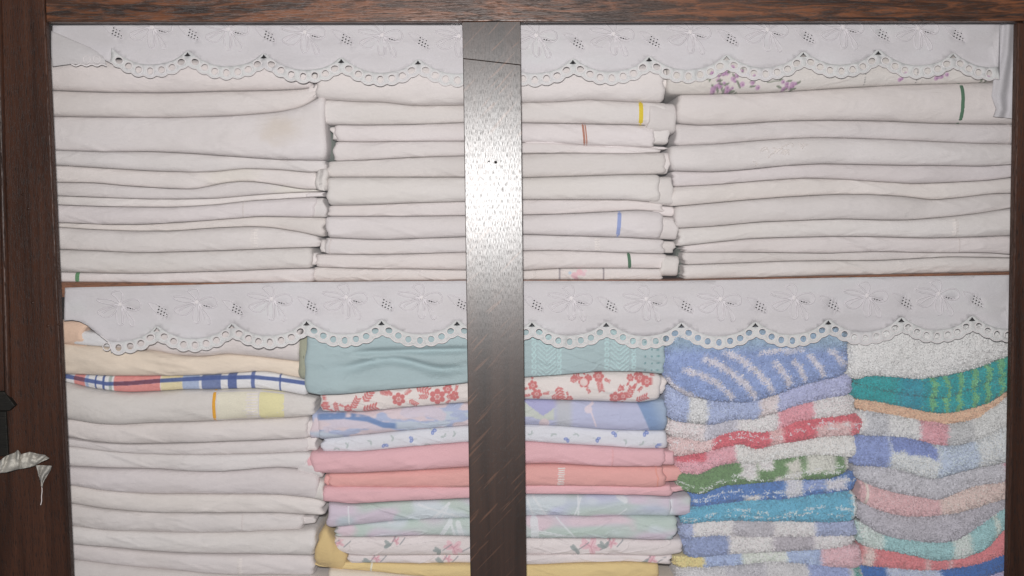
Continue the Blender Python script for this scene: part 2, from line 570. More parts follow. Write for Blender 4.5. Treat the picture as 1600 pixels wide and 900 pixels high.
def ladder(it, x, mat, wpx=9, rungs=9, ta=-0.85, tb=0.85, lean=0.0, name="drawn_thread_stitching"):
    """little raised stitches one above the other"""
    vs = []; fs = []
    for i in range(rungs):
        t0 = ta + (tb - ta) * (i + 0.15) / rungs; t1 = ta + (tb - ta) * (i + 0.75) / rungs
        for q, (xx, tt, l) in enumerate(((0, t0, 0), (0.5, t0, 1), (1, t0, 0), (0, t1, 0), (0.5, t1, 1), (1, t1, 0))):
            p_ = surf(it, np.array([x + (xx - 0.5) * wpx * (1 + 0.15 * math.sin(i * 2.3)) + lean * tt]), np.array([tt + 0.04 * (xx - 0.5)]))[0]
            vs.append(p_ + np.array([0, -0.0004 - 0.0011 * l, 0]) - it.org)
        b = i * 6
        fs += [(b, b + 1, b + 4, b + 3), (b + 1, b + 2, b + 5, b + 4)]
    return mesh_obj(name, vs, fs, mat, it.o, smooth=False)


TH_WHITE = plain_cloth("white_stitching", (232, 224, 220))
TH_GREEN = plain_cloth("green_thread", (88, 132, 92))
TH_DGREEN = plain_cloth("dark_green_thread", (70, 105, 80))
TH_YELLOW = plain_cloth("yellow_thread", (205, 180, 40))
TH_RED = plain_cloth("rust_thread", (168, 118, 100))
TH_BLUE = plain_cloth("blue_thread", (140, 152, 195))
TH_ORANGE = plain_cloth("orange_thread", (222, 160, 40))
TH_HEM = plain_cloth("white_hem", (198, 189, 187))
TH_CREAM = plain_cloth("cream_insert", (212, 206, 188))
TH_LEMON = plain_cloth("lemon_insert", (212, 204, 158))
TH_PINKY = plain_cloth("pink_hem", (226, 172, 176))
TH_SALM = plain_cloth("salmon_hem", (226, 155, 142))


# paint helpers: masks over the print of a cloth, in pixels of the photograph
def disc(px, py, cx, cy, r, s=0.7): return ss(r + s, r - s, np.hypot(px - cx, py - cy))


def ell(px, py, cx, cy, a, b, ang=0.0, s=0.12):
    ca, sa = math.cos(ang), math.sin(ang)
    x = (px - cx) * ca + (py - cy) * sa; y = -(px - cx) * sa + (py - cy) * ca
    return ss(1 + s, 1 - s, np.hypot(x / a, y / b))


def seg(px, py, x0, y0, x1, y1, w):
    dx, dy = x1 - x0, y1 - y0
    t = np.clip(((px - x0) * dx + (py - y0) * dy) / (dx * dx + dy * dy), 0, 1)
    return ss(w + 0.5, w - 0.5, np.hypot(px - x0 - t * dx, py - y0 - t * dy))


def mixm(C, m, rgb, k=1.0):
    m = np.clip(m * k, 0, 1)[..., None]
    return C * (1 - m) + np.array(rgb, float) * m


def band(x, a, b, s=0.8): return ss(a - s, a + s, x) * ss(b + s, b - s, x)


def white_fn(px, py, t, sd):
    n = fbm(px / 120.0, py / 60.0, sd, 3)[..., None] - 0.5
    base = np.array(WHITE, float) + np.array([(sd * 37 % 7) - 3, (sd * 53 % 7) - 3, (sd * 29 % 9) - 4], float) * 0.45 + ((sd * 41 % 9) - 4) * 0.9
    return base + n * np.array([5, 6, 9.0])


def stained(cx, cy, r, rgb=(196, 180, 164), k=0.55):
    def f(px, py, t, sd):
        C = white_fn(px, py, t, sd)
        return mixm(C, ss(r, r * 0.2, np.hypot(px - cx, (py - cy) * 1.4) + (fbm(px / 15, py / 12, sd, 3) - 0.5) * r * 0.6), rgb, k)
    return f


ORD = ["topmost", "second", "third", "fourth", "fifth", "sixth", "seventh", "eighth", "ninth", "tenth", "eleventh", "twelfth", "thirteenth", "fourteenth"]


def ordinal(i, where):
    return ("%s in the %s" % (ORD[i], where)) if i == 0 else "%s down in the %s" % (ORD[i], where)


def shelfline(a, b, dy=-0.6):
    X = np.linspace(a, b, 8)
    return [(x, float(np.interp(x, [q[0] for q in SHELF], [q[1] for q in SHELF])) + dy) for x in X]


Y0 = 0.064


def stack(where, seams, items, group, Y=Y0, cat="sheet", name="folded_sheet", seed0=0, **kw):
    res = []
    for i, s in enumerate(items):
        sd = seed0 + i
        d = dict(kw); d.update(s.get('kw', {}))
        what = s.get('what', "plain white folded sheet")
        res.append(fold(s.get('name', name), seams[i], seams[i + 1], s['x'][0], s['x'][1],
                        Y + s.get('dy', 0.0) + ((sd * 61 % 11) - 5) * 0.0004, s.get('col', white_fn),
                        "%s, %s" % (what, ordinal(i, where)), s.get('cat', cat), seed=sd, group=group, **d))
        # inner plies of the folded cloth stepping out past the end of the front fold
        for end in s.get('ply', ()):
            xa, xb, sh, back = end
            tp, bt = seams[i], seams[i + 1]
            g = np.linspace(xa, xb, 5)
            a_, b_ = curve(tp, g), curve(bt, g)
            fold("inner_ply", list(zip(g, a_ + (b_ - a_) * sh[0])), list(zip(g, b_ - (b_ - a_) * sh[1])), xa, xb,
                 Y + s.get('dy', 0.0) + back, s.get('col', white_fn), None, None, seed=sd + 500, dx=2.0, nt=11, endr=0.003, depth=0.15, parent=res[-1])
    return res


# ---- upper left stack
A = [[(80, 92), (520, 96)],
     [(88, 142), (169, 145), (270, 145), (371, 143), (439, 141), (483, 139), (500, 131)],
     [(88, 182), (169, 183), (270, 184), (371, 181), (439, 175), (470, 168), (488, 160), (500, 150)],
     [(88, 235), (169, 238), (236, 237), (304, 240), (371, 245), (439, 250), (506, 251)],
     [(88, 258), (169, 263), (236, 267), (304, 269), (338, 268), (381, 263), (439, 265), (489, 270), (510, 266)],
     [(91, 285), (152, 286), (203, 291), (270, 295), (304, 296), (354, 285), (388, 283), (422, 287), (473, 296), (490, 296)],
     [(91, 306), (169, 309), (236, 311), (287, 311), (338, 310), (405, 304), (456, 301), (503, 299)],
     [(93, 320), (169, 323), (270, 324), (338, 320), (388, 314), (439, 311), (503, 307)],
     [(94, 348), (169, 351), (219, 351), (304, 346), (371, 341), (405, 338), (456, 339), (510, 340)],
     [(94, 355), (135, 358), (203, 361), (270, 361), (338, 356), (388, 354), (422, 355), (473, 363), (506, 371)],
     [(96, 390), (169, 393), (219, 395), (304, 393), (388, 390), (439, 388), (500, 386)],
     [(98, 425), (169, 427), (236, 427), (304, 425), (371, 423), (439, 420), (489, 419)],
     shelfline(60, 500)]
IA = [dict(x=(70, 488), ply=[(470, 499, (.25, .05), .004)]), dict(x=(70, 497), ply=[(480, 506, (-.15, .1), .003)], what="thick white folded sheet with rolled right end"),
      dict(x=(70, 508), what="thickest white folded sheet with a faint brown stain", col=stained(438, 205, 46), kw=dict(p=3.2, nose=0.5)),
      dict(x=(72, 511)), dict(x=(72, 498), what="wavy white folded sheet with a cream tinge", col=stained(360, 275, 60, (206, 198, 184), 0.5)),
      dict(x=(72, 497), what="thin wavy white folded sheet", col=stained(470, 298, 60, (210, 204, 184), 0.5)),
      dict(x=(74, 497), ply=[(480, 507, (.1, .0), .003)], what="thin white folded sheet tapering to the right"),
      dict(x=(76, 494), ply=[(480, 510, (.06, .0), .0025)], what="white folded sheet with a stitched hem seam"),
      dict(x=(76, 508), what="very thin white folded sheet"),
      dict(x=(78, 499), what="white folded sheet with a ladder of stitching"),
      dict(x=(80, 486), ply=[(470, 498, (.25, .15), .004)]), dict(x=(82, 489), what="thin white folded sheet with a green mark")]
ia = stack("upper left stack", A, IA, "sheets in the upper left stack", seed0=100)
strip(ia[7], "hem", TH_HEM, 381, 383.5); pass
ladder(ia[9], 400, TH_WHITE, 10, 7)
strip(ia[11], "woven_mark", TH_GREEN, 119.5, 126)
# the upright tucked end beside the fifth sheet
fold("tucked_flap", [(490, 266), (516, 262)], [(490, 297), (516, 299)], 494, 514, Y0 - 0.001, white_fn, "small upright white flap tucked at the right end of the upper left stack", "flap", seed=131, dx=2, depth=0.1)

# ---- upper middle stack
B = [[(490, 100), (1060, 100)],
     [(507, 156), (558, 159), (602, 160), (642, 165), (676, 165), (723, 164), (825, 160), (879, 159), (912, 156), (946, 157), (980, 159), (1045, 161)],
     [(513, 195), (575, 196), (642, 195), (723, 192), (815, 192), (879, 193), (980, 195), (1040, 197)],
     [(524, 221), (575, 222), (642, 221), (723, 221), (815, 223), (862, 223), (912, 227), (980, 229), (1030, 231)],
     [(521, 252), (575, 250), (642, 246), (723, 244), (815, 240), (879, 239), (980, 240), (1040, 238)],
     [(512, 277), (609, 277), (723, 277), (815, 278), (879, 276), (980, 273), (1045, 272)],
     [(513, 321), (575, 320), (642, 317), (723, 315), (815, 312), (879, 312), (980, 312), (1040, 318)],
     [(514, 338), (575, 338), (642, 338), (723, 337), (815, 336), (862, 335), (912, 333), (966, 330), (1000, 328), (1045, 333)],
     [(511, 371), (575, 374), (609, 374), (723, 370), (815, 366), (879, 368), (980, 371), (1053, 375)],
     [(509, 397), (575, 398), (642, 397), (723, 394), (815, 392), (862, 391), (929, 393), (980, 395), (1050, 397)],
     [(497, 417), (575, 420), (642, 420), (723, 422), (815, 423), (879, 419), (980, 419), (1050, 420)],
     shelfline(480, 1060)]


def floral_mark(px, py, t, sd):
    C = white_fn(px, py, t, sd)
    C = mixm(C, band(px, 873, 875.5, 0.5) + band(px, 941, 943.5, 0.5), (140, 130, 135), 0.9)
    for cx, cy, r, c in ((897, 430, 5, (214, 160, 172)), (905, 425, 5, (222, 165, 175)), (911, 428, 3.5, (212, 170, 180)), (900, 436, 3.5, (200, 150, 165)), (890, 426, 2.5, (160, 185, 205)), (914, 423, 2.5, (225, 190, 195))):
        C = mixm(C, disc(px, py, cx, cy, r), c, 0.85)
    return C


IB = [dict(x=(497, 1036), ply=[(1020, 1042, (.1, .2), .004)]), dict(x=(507, 1040), ply=[(1010, 1054, (.02, -.35), .003)], what="white folded sheet with a yellow mark"),
      dict(x=(523, 1024), ply=[(1010, 1043, (-.1, .15), .004), (518, 540, (.1, .1), .005)], what="white folded sheet with a rust coloured mark"),
      dict(x=(520, 1030), dy=0.002, ply=[(820, 1042, (-.3, .6), .002)]), dict(x=(511, 1037), ply=[(1020, 1046, (.0, .0), .004)]), dict(x=(511, 1029), ply=[(1015, 1050, (.08, -.08), .003)]), dict(x=(513, 1036), dy=0.001, ply=[(1020, 1052, (.3, -.4), .002)]),
      dict(x=(510, 1034), ply=[(1015, 1056, (.15, .0), .0025)], what="white folded sheet with a blue mark"),
      dict(x=(508, 1037), ply=[(1020, 1053, (.1, .05), .003), (500, 520, (.1, .1), .004)], what="white folded sheet with white stitching"),
      dict(x=(496, 1044), ply=[(1030, 1060, (.12, -.5), .003)], what="white folded sheet with a small green mark"),
      dict(x=(489, 1037), what="thin white folded sheet with a pink flower mark", col=floral_mark, kw=dict(dx=1.2, nt=21))]
ib = stack("upper middle stack", B, IB, "sheets in the upper middle stack", seed0=140)
strip(ib[1], "woven_mark", TH_YELLOW, 996.5, 1003)
strip(ib[2], "woven_mark", TH_RED, 909.5, 913, lean=-1.5); strip(ib[2], "woven_mark", TH_RED, 914, 916, lean=-1.5)
strip(ib[7], "woven_mark", TH_BLUE, 962, 968, lean=1.5)
ladder(ib[8], 932, TH_WHITE, 8, 5)
strip(ib[9], "woven_mark", TH_DGREEN, 980, 985, lean=-1.0)
pass; strip(ib[8], "hem", TH_HEM, 515, 517.5)

# ---- upper right stack
Cc = [[(1035, 86), (1590, 84)],
      [(1041, 148), (1094, 148), (1187, 145), (1262, 141), (1337, 137), (1412, 133), (1487, 131), (1560, 129)],
      [(1060, 193), (1094, 196), (1150, 194), (1225, 189), (1300, 188), (1375, 189), (1450, 193), (1525, 194), (1581, 194)],
      [(1056, 228), (1112, 226), (1169, 221), (1225, 217), (1281, 215), (1337, 216), (1450, 221), (1525, 224), (1581, 225)],
      [(1047, 267), (1112, 269), (1169, 265), (1225, 259), (1281, 256), (1337, 257), (1412, 259), (1487, 259), (1536, 260), (1581, 257)],
      [(1052, 292), (1112, 289), (1169, 284), (1225, 280), (1262, 278), (1319, 280), (1375, 284), (1424, 287), (1487, 285), (1544, 282), (1581, 277)],
      [(1049, 323), (1150, 314), (1225, 308), (1300, 304), (1356, 304), (1412, 307), (1457, 313), (1506, 308), (1544, 303), (1579, 302)],
      [(1056, 357), (1112, 354), (1187, 347), (1262, 344), (1319, 342), (1375, 344), (1420, 344), (1469, 340), (1525, 334), (1579, 325)],
      [(1062, 385), (1112, 379), (1169, 373), (1225, 371), (1319, 369), (1375, 370), (1450, 372), (1525, 370), (1579, 368)],
      [(1067, 394), (1150, 394), (1225, 395), (1300, 396), (1337, 394), (1375, 393), (1450, 395), (1495, 395), (1544, 395), (1578, 398)],
      [(1069, 414), (1150, 411), (1225, 408), (1300, 407), (1375, 407), (1431, 404), (1487, 401), (1544, 402), (1580, 403)],
      shelfline(1060, 1600)]


def rose_print(px, py, t, sd):
    C = white_fn(px, py, t, sd)
    rng = np.random.RandomState(4)
    purple, dk, leaf = (182, 132, 176), (132, 84, 132), (104, 114, 94)
    for cx, cy, n, sp in ((1140, 134, 22, 40), (1225, 136, 8, 18), (1118, 140, 5, 14), (1112, 122, 4, 14), (1405, 122, 3, 8), (1463, 121, 3, 8), (1535, 124, 4, 9)):
        for i in range(n):
            a, b = cx + rng.randn() * sp * 0.5, cy + rng.randn() * sp * 0.28
            if n > 3: C = mixm(C, ell(px, py, a + rng.randn() * 5, b + rng.randn() * 4, 5.0, 1.8, rng.rand() * 3.1), leaf, 0.8)
            C = mixm(C, disc(px, py, a, b, 2.2 + 2.2 * rng.rand()), purple, 0.8)
            C = mixm(C, disc(px, py, a + 1, b + 0.5, 1.3), dk, 0.7)
    for x in (1346, 1428):
        C = mixm(C, band(px, x - 0.8, x + 0.8, 0.5) * (np.sin(py * 1.7) > 0), (120, 120, 120), 0.9)
    C = mixm(C, seg(px, py, 1195, 131, 1215, 128, 0.9), leaf, 0.8)
    return C


IC = [dict(x=(1041, 1572), what="white folded cloth printed with mauve roses", name="folded_cloth", cat="cloth", col=rose_print, kw=dict(dx=1.1, nt=45)),
      dict(x=(1057, 1590), what="thick white folded sheet with a green line"),
      dict(x=(1055, 1590)), dict(x=(1046, 1590), what="white folded sheet with faint white embroidery"),
      dict(x=(1050, 1590)), dict(x=(1048, 1590)), dict(x=(1053, 1590)),
      dict(x=(1058, 1588), what="white folded sheet with a ladder of stitching"),
      dict(x=(1066, 1588)), dict(x=(1068, 1588)), dict(x=(1067, 1588))]
ic = stack("upper right stack", Cc, IC, "sheets in the upper right stack", seed0=180)
strip(ic[1], "woven_line", TH_DGREEN, 1492, 1497.5, lean=0.5)
ladder(ic[7], 1487, TH_WHITE, 9, 6)
strip(ic[2], "hem", TH_HEM, 1574, 1577); strip(ic[8], "hem", TH_HEM, 1495, 1497.5)
rs = np.random.RandomState(3)
sl_ = []
for k_ in range(16):
    cx_ = 1175 + 85 * rs.rand(); ct_ = 0.1 + (cx_ - 1215) / 110.0 + 0.25 * rs.randn()
    q_ = np.linspace(0, 1, 7)
    sl_.append(surf(ic[3], cx_ + 9 * (q_ - 0.5) + 2.5 * np.sin(q_ * 6 + k_), np.clip(ct_ + 0.16 * np.cos(q_ * 5 + k_), -0.8, 0.85)) + np.array([0, -0.0003, 0]))
EMB = sl_

# cloth seen in the gaps between the stacks
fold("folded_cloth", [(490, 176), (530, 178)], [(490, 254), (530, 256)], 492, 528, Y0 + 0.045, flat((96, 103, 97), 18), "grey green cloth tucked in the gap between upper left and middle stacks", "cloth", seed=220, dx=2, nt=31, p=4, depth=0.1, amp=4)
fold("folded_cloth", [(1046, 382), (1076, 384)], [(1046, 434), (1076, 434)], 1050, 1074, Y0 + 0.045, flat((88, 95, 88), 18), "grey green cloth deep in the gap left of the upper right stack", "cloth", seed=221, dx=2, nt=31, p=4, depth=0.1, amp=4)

# ---- lower left stack
Ds = [[(90, 505), (480, 505)],
      [(106, 535), (189, 544), (243, 548), (287, 556), (321, 557), (354, 552), (405, 557), (472, 565)],
      [(105, 585), (169, 587), (270, 587), (338, 585), (388, 581), (418, 580), (449, 587), (479, 593)],
      [(106, 597), (135, 605), (169, 610), (202, 613), (253, 611), (287, 608), (338, 608), (398, 606), (439, 610), (479, 618), (498, 620)],
      [(110, 654), (152, 661), (186, 663), (236, 660), (287, 659), (338, 657), (405, 654), (456, 652), (489, 649)],
      [(110, 684), (152, 691), (203, 694), (253, 693), (304, 691), (371, 689), (439, 686), (489, 684)],
      [(111, 696), (152, 703), (203, 708), (270, 709.5), (338, 709.5), (422, 708), (473, 706), (489, 707)],
      [(113, 728), (169, 732), (236, 732), (304, 736), (354, 736), (405, 731), (439, 729), (473, 733), (506, 741)],
      [(117, 757), (153, 764), (194, 768), (236, 771), (292, 771), (347, 772), (440, 772), (473, 776), (492, 777), (506, 783)],
      [(118, 786), (153, 793), (194, 797), (236, 800), (306, 801), (440, 801), (470, 804), (506, 805)],
      [(119, 821), (167, 828), (222, 830), (292, 832), (380, 830), (440, 828), (473, 827), (494, 822)],
      [(119, 849), (167, 854), (222, 860), (278, 863), (333, 864), (440, 865), (490, 866)],
      [(121, 874), (167, 879), (222, 885), (278, 889), (333, 894), (383, 897), (440, 897), (490, 898)],
      [(90, 958), (520, 958)]]


def plaid(px, py, t, sd):
    C = np.zeros(px.shape + (3,)) + np.array([222, 220, 222.0])
    blue, red, yel, sky = (52, 76, 148), (222, 122, 116), (220, 202, 150), (150, 168, 205)
    for a, b, c in ((117, 134, red), (180, 252, red), (253, 287, yel), (287, 313, sky), (150, 152.5, blue), (162, 165.5, blue), (172, 177, (150, 165, 160)),
                    (317, 347, (92, 110, 165)), (358, 372, (70, 90, 155)), (394, 400, (80, 100, 165)), (438, 440.5, blue), (135, 140, sky)):
        C = mixm(C, band(px, a, b), c, 0.95)
    ytop = np.interp(px, [105, 169, 202, 253, 338, 400, 440, 479], [588, 599, 598, 594, 589, 588, 592, 597.5])
    v = py - ytop
    C = mixm(C, band(v, -3.2, 3.0), blue, 0.9)
    C = np.where((band(v, -3.2, 3.0) * (band(px, 180, 252) + band(px, 117, 134)))[..., None] > 0.5, np.array([112, 58, 84.0]), C)
    return C + (fbm(px / 3, py / 3, sd, 2)[..., None] - 0.5) * 14


ID = [dict(x=(150, 472), what="white folded cloth under the lower lace", name="folded_cloth", cat="cloth", dy=0.004),
      dict(x=(92, 480), what="pale yellow folded sheet", col=flat((226, 206, 184), 5), kw=dict(amp=1.5)),
      dict(x=(92, 482), what="blue, red and white checked folded cloth", name="folded_cloth", cat="cloth", col=plaid, kw=dict(dx=1.0, nt=31, amp=0.6)),
      dict(x=(95, 494), what="white folded sheet with yellow inserts and orange line"),
      dict(x=(98, 484), ply=[(470, 494, (.15, .1), .003)]), dict(x=(99, 484), ply=[(465, 496, (-.1, .1), .003)], what="thin white folded sheet"), dict(x=(100, 484), ply=[(465, 504, (.1, -.2), .003)]),
      dict(x=(101, 500), ply=[(480, 510, (.2, .0), .003)]), dict(x=(103, 506)), dict(x=(104, 474), ply=[(460, 493, (.1, .3), .003)], what="white folded sheet with a stitched seam"), dict(x=(105, 494)),
      dict(x=(106, 492), what="white folded sheet with a ladder of stitching"),
      dict(x=(107, 512))]
idd = stack("lower left stack", Ds, ID, "linen in the lower left stack", seed0=240)
strip(idd[3], "orange_line", TH_ORANGE, 336.5, 341.5)
strip(idd[3], "cream_insert", TH_CREAM, 343, 407, lift=0.0003, nx=14)
strip(idd[3], "lemon_insert", TH_LEMON, 409, 447, lift=0.0004, nx=10)
ladder(idd[3], 398, TH_WHITE, 18, 9, name="lace_edging")
strip(idd[9], "hem", TH_HEM, 380, 382); ladder(idd[11], 378, TH_WHITE, 8, 8)
fold("folded_cloth", [(95, 498), (140, 500)], [(95, 537), (140, 541)], 92, 139, Y0 + 0.002, flat((232, 190, 160), 8), "peach coloured cloth peeping out below the left end of the lower lace", "cloth", seed=262, dx=3, depth=0.1)
fold("folded_cloth", [(108, 512), (180, 520)], [(108, 540), (180, 546)], 112, 176, Y0 - 0.006, flat((208, 206, 208), 4), "bluish white cloth corner beside the peach cloth under the lower lace", "cloth", seed=263, dx=4, depth=0.08, inset=0.002)
fold("folded_cloth", [(468, 522), (490, 522)], [(468, 591), (490, 591)], 470, 488, Y0 + 0.006, flat((150, 152, 128), 5), "olive grey folded cloth edge squeezed beside the teal sheet", "cloth", seed=264, dx=2, p=4, depth=0.15)

# ---- lower middle stack
E = [[(470, 512), (1060, 512)],
     [(480, 610), (496, 615), (537, 614), (579, 610), (634, 605), (690, 600), (729, 596), (818, 589), (867, 586), (933, 580), (989, 580), (1036, 584)],
     [(502, 643), (565, 643), (634, 636), (729, 628), (818, 623), (889, 625), (956, 627), (1000, 629), (1033, 623)],
     [(501, 686), (565, 679), (634, 672), (729, 664), (818, 663), (878, 665), (956, 671), (1011, 672), (1040, 672)],
     [(508, 705.5), (565, 705), (634, 698), (729, 690), (820, 689), (873, 693), (947, 697), (1008, 701), (1040, 700)],
     [(503, 739), (550, 739), (632, 735), (687, 732), (731, 729), (820, 725), (861, 724), (922, 727), (983, 728), (1054, 728)],
     [(510, 760), (577, 760), (632, 761), (731, 760), (820, 758), (873, 758), (934, 759), (1020, 761), (1062, 756)],
     [(514, 784), (550, 788), (605, 784), (731, 779), (820, 772), (898, 773), (971, 774), (1020, 774), (1040, 777), (1070, 772)],
     [(516, 823), (564, 818), (619, 812), (731, 808), (820, 805), (873, 804), (934, 807), (995, 805), (1044, 806), (1076, 805)],
     [(526, 838), (605, 837), (660, 835), (731, 837), (822, 840), (898, 840), (971, 841), (1020, 843), (1052, 842)],
     [(522, 858), (550, 867), (632, 867), (731, 866), (822, 865), (922, 865), (983, 866), (1032, 869), (1068, 864)],
     [(550, 878), (577, 879), (632, 880), (731, 880), (822, 881), (898, 879), (971, 876), (1008, 878), (1040, 882)],
     [(490, 884), (550, 890), (632, 897), (731, 902), (1060, 904)],
     [(490, 958), (1060, 955)]]


def teal(px, py, t, sd):
    C = np.zeros(px.shape + (3,)) + np.array([152, 175, 180.0])
    C = C + (fbm(px / 60, py / 30, sd, 3)[..., None] - 0.5) * 10
    lt = (168, 204, 206)
    for a, b in ((829, 881), (942, 1042)):
        inb = band(px, a, b)
        for k in (a + 5, a + 44 if a < 900 else a + 47):
            ring = np.abs(np.hypot((px - k) / 1.0, ((py - 540) % 9) - 4.5) - 3.0) < 1.0
            C = mixm(C, ring * band(px, k - 5, k + 5), lt, 0.8)
        xx = np.abs(px - (a + 25))
        chev = ((py + xx * 0.9) % 7) < 2.6
        C = mixm(C, chev * (xx < 14), lt, 0.75)
    C = mixm(C, band(px, 1005, 1040) * (np.hypot((px % 11) - 5.5, (py % 11) - 5.5) < 1.6), (96, 140, 146), 0.9)
    return C


def teal_disp(px, py):
    r = np.zeros(px.shape)
    for a, b in ((829, 881), (942, 1042)):
        xx = np.abs(px - (a + 25))
        r += ((((py + xx * 0.9) % 7) < 2.6) * (xx < 14)) * 0.0006
    # sagging creases on the plain left half
    l1 = py - (567 + (px - 540) * 0.02 + 7 * np.sin(px / 26.0))
    r -= 0.011 * np.exp(-(l1 / 7.5) ** 2) * band(px, 545, 720, 30)
    l2 = py - (550 - (px - 560) * 0.03)
    r -= 0.009 * np.exp(-(l2 / 5.5) ** 2) * band(px, 560, 735, 25)
    r += 0.006 * ss(575, 600, py) * band(px, 470, 740, 40)
    return r


def flower(C, px, py, cx, cy, r, rgb, leafy=True, seed=0):
    rng = np.random.RandomState(seed)
    a0 = rng.rand() * 6
    for i in range(6):
        a = a0 + i * 1.047
        C = mixm(C, disc(px, py, cx + math.cos(a) * r * 0.64, cy + math.sin(a) * r * 0.64, r * 0.34, 0.6), rgb, 0.95)
    C = mixm(C, disc(px, py, cx, cy, r * 0.26, 0.6), (206, 110, 108), 0.9)
    if leafy:
        for i in range(2):
            a = a0 + 0.5 + i * 2.6 + rng.rand()
            C = sprig(C, px, py, cx + math.cos(a) * r * 1.55, cy + math.sin(a) * r * 1.55, r * 0.5, a, rgb)
    return C


def sprig(C, px, py, cx, cy, r, ang, rgb):
    C = mixm(C, seg(px, py, cx - math.cos(ang) * r, cy - math.sin(ang) * r, cx + math.cos(ang) * r, cy + math.sin(ang) * r, 0.5), rgb, 0.8)
    for i in range(-2, 3):
        for s in (-1, 1):
            x, y = cx + math.cos(ang) * i * r * 0.42, cy + math.sin(ang) * i * r * 0.42
            a = ang + s * 0.9
            C = mixm(C, ell(px, py, x + math.cos(a) * r * 0.4, y + math.sin(a) * r * 0.4, r * 0.38, r * 0.15, a), rgb, 0.9)
    return C


def redflowers(px, py, t, sd):
    C = np.zeros(px.shape + (3,)) + np.array([226, 214, 210.0]) + (fbm(px / 70, py / 30, sd, 2)[..., None] - 0.5) * 8
    red = (206, 98, 98)
    for k, (x, y, r) in enumerate(((509, 633, 8), (624, 622, 11), (684, 618, 13), (700, 606, 8), (545, 637, 7), (832, 600, 8), (838, 614, 9), (918, 589, 6), (934, 586, 9), (911, 595, 9), (960, 619, 10), (972, 617, 8), (998, 588, 9), (1008, 594, 9), (889, 622, 6), (983, 588, 6), (710, 617, 8), (760, 612, 11), (785, 606, 10))):
        C = flower(C, px, py, x, y, r, red, True, k)
    C = mixm(C, disc(px, py, 911, 595, 6.0), (228, 205, 200), 0.9)
    for x, y, r, a in ((576, 617, 11, -1.0), (556, 629, 9, -1.1), (578, 637, 11, -0.3), (526, 633, 7, 1.4), (660, 606, 10, 0.3), (874, 612, 11, 1.3), (868, 620, 8, 0.4), (982, 612, 9, -1.2), (936, 600, 8, 1.3), (1000, 621, 9, -0.4), (897, 590, 8, -0.5), (646, 627, 7, 0.6), (600, 612, 6, 0.2)):
        C = sprig(C, px, py, x, y, r, a, red)
    return C


def watercolour(px, py, t, sd):
    n1 = fbm(px / 46.0, py / 17.0, 7, 3); n2 = fbm(px / 60.0 + 9, py / 22.0, 21, 3)
    C = np.zeros(px.shape + (3,)) + np.array([206, 186, 194.0])
    C = mixm(C, ss(0.46, 0.52, n1), (160, 172, 208)); C = mixm(C, ss(0.60, 0.64, n1), (176, 188, 206))
    C = mixm(C, ss(0.60, 0.64, n2), (196, 184, 200))
    edge = np.interp(px, [500, 540, 575, 600, 625], [648, 646, 650, 660, 662])
    C = mixm(C, band(py - edge, -3, 6, 1.2) * band(px, 500, 620, 4) * ss(0.25, 0.45, fbm(px / 14, py / 8, 3, 2) + 0.1), (98, 130, 186))
    C = mixm(C, ss(760, 820, px), (170, 174, 208))
    C = mixm(C, band(px, 815, 865, 2) * ss(0.4, 0.5, fbm(px / 20, py / 14, 5, 2)), (186, 192, 184))
    C = mixm(C, (py < 648 - np.abs(px - 848) * 0.75) * 1.0, (158, 158, 206))
    C = mixm(C, disc(px, py, 850, 660, 8), (212, 188, 194), 0.9); C = mixm(C, band(px, 868, 892, 6), (176, 178, 184), 0.8)
    C = mixm(C, seg(px, py, 922, 640, 930, 664, 1.2) + disc(px, py, 918, 637, 6) + seg(px, py, 914, 636, 925, 628, 2), (208, 192, 206))
    sl = px - (995 + (py - 630) * 0.45)
    C = mixm(C, ss(-1, 1.5, sl), (112, 142, 190)); C = mixm(C, ss(8, 40, sl), (150, 168, 192), 0.8)
    return C


def blueposies(px, py, t, sd):
    C = np.zeros(px.shape + (3,)) + np.array([212, 212, 222.0]) + (fbm(px / 60, py / 30, sd, 2)[..., None] - 0.5) * 8
    bl, gr = (104, 124, 196), (160, 172, 172)
    for i, (x, y, c) in enumerate(((545, 694, gr), (581, 688, gr), (602, 692, bl), (616, 682, gr), (646, 684, bl), (676, 671, bl), (695, 680, gr), (668, 692, gr), (830, 677, gr), (864, 676, gr), (887, 684, bl), (900, 676, gr), (931, 684, bl), (961, 675, bl), (978, 688, gr), (1003, 692, gr), (1024, 693, bl), (1006, 674, bl), (712, 676, gr), (527, 699, gr), (760, 680, bl), (790, 675, gr))):
        rng = np.random.RandomState(i)
        a = rng.rand() * 3.1
        if c is bl:
            for w_ in (-0.75, 0.75):
                C = mixm(C, ell(px, py, x + math.cos(a + w_) * 3.4, y + math.sin(a + w_) * 3.0, 3.5, 2.5, a + w_), c, 0.9)
                C = mixm(C, ell(px, py, x + math.cos(a + w_) * 3.6, y + math.sin(a + w_) * 3.2, 1.5, 0.9, a + w_), (176, 186, 220), 0.8)
            C = mixm(C, seg(px, py, x, y, x - math.cos(a) * 6, y - math.sin(a) * 4, 0.5), gr, 0.8)
        else:
            for w_ in (0.3, 2.2):
                C = mixm(C, ell(px, py, x + math.cos(a + w_) * 3.2, y + math.sin(a + w_) * 2.6, 3.4, 1.5, a + w_), c, 0.75)
            C = mixm(C, seg(px, py, x - 4 * math.cos(a), y - 4 * math.sin(a), x + 4 * math.cos(a), y + 4 * math.sin(a), 0.4), c, 0.7)
    return C


def pinkish(rgb):
    return flat(rgb, 4)


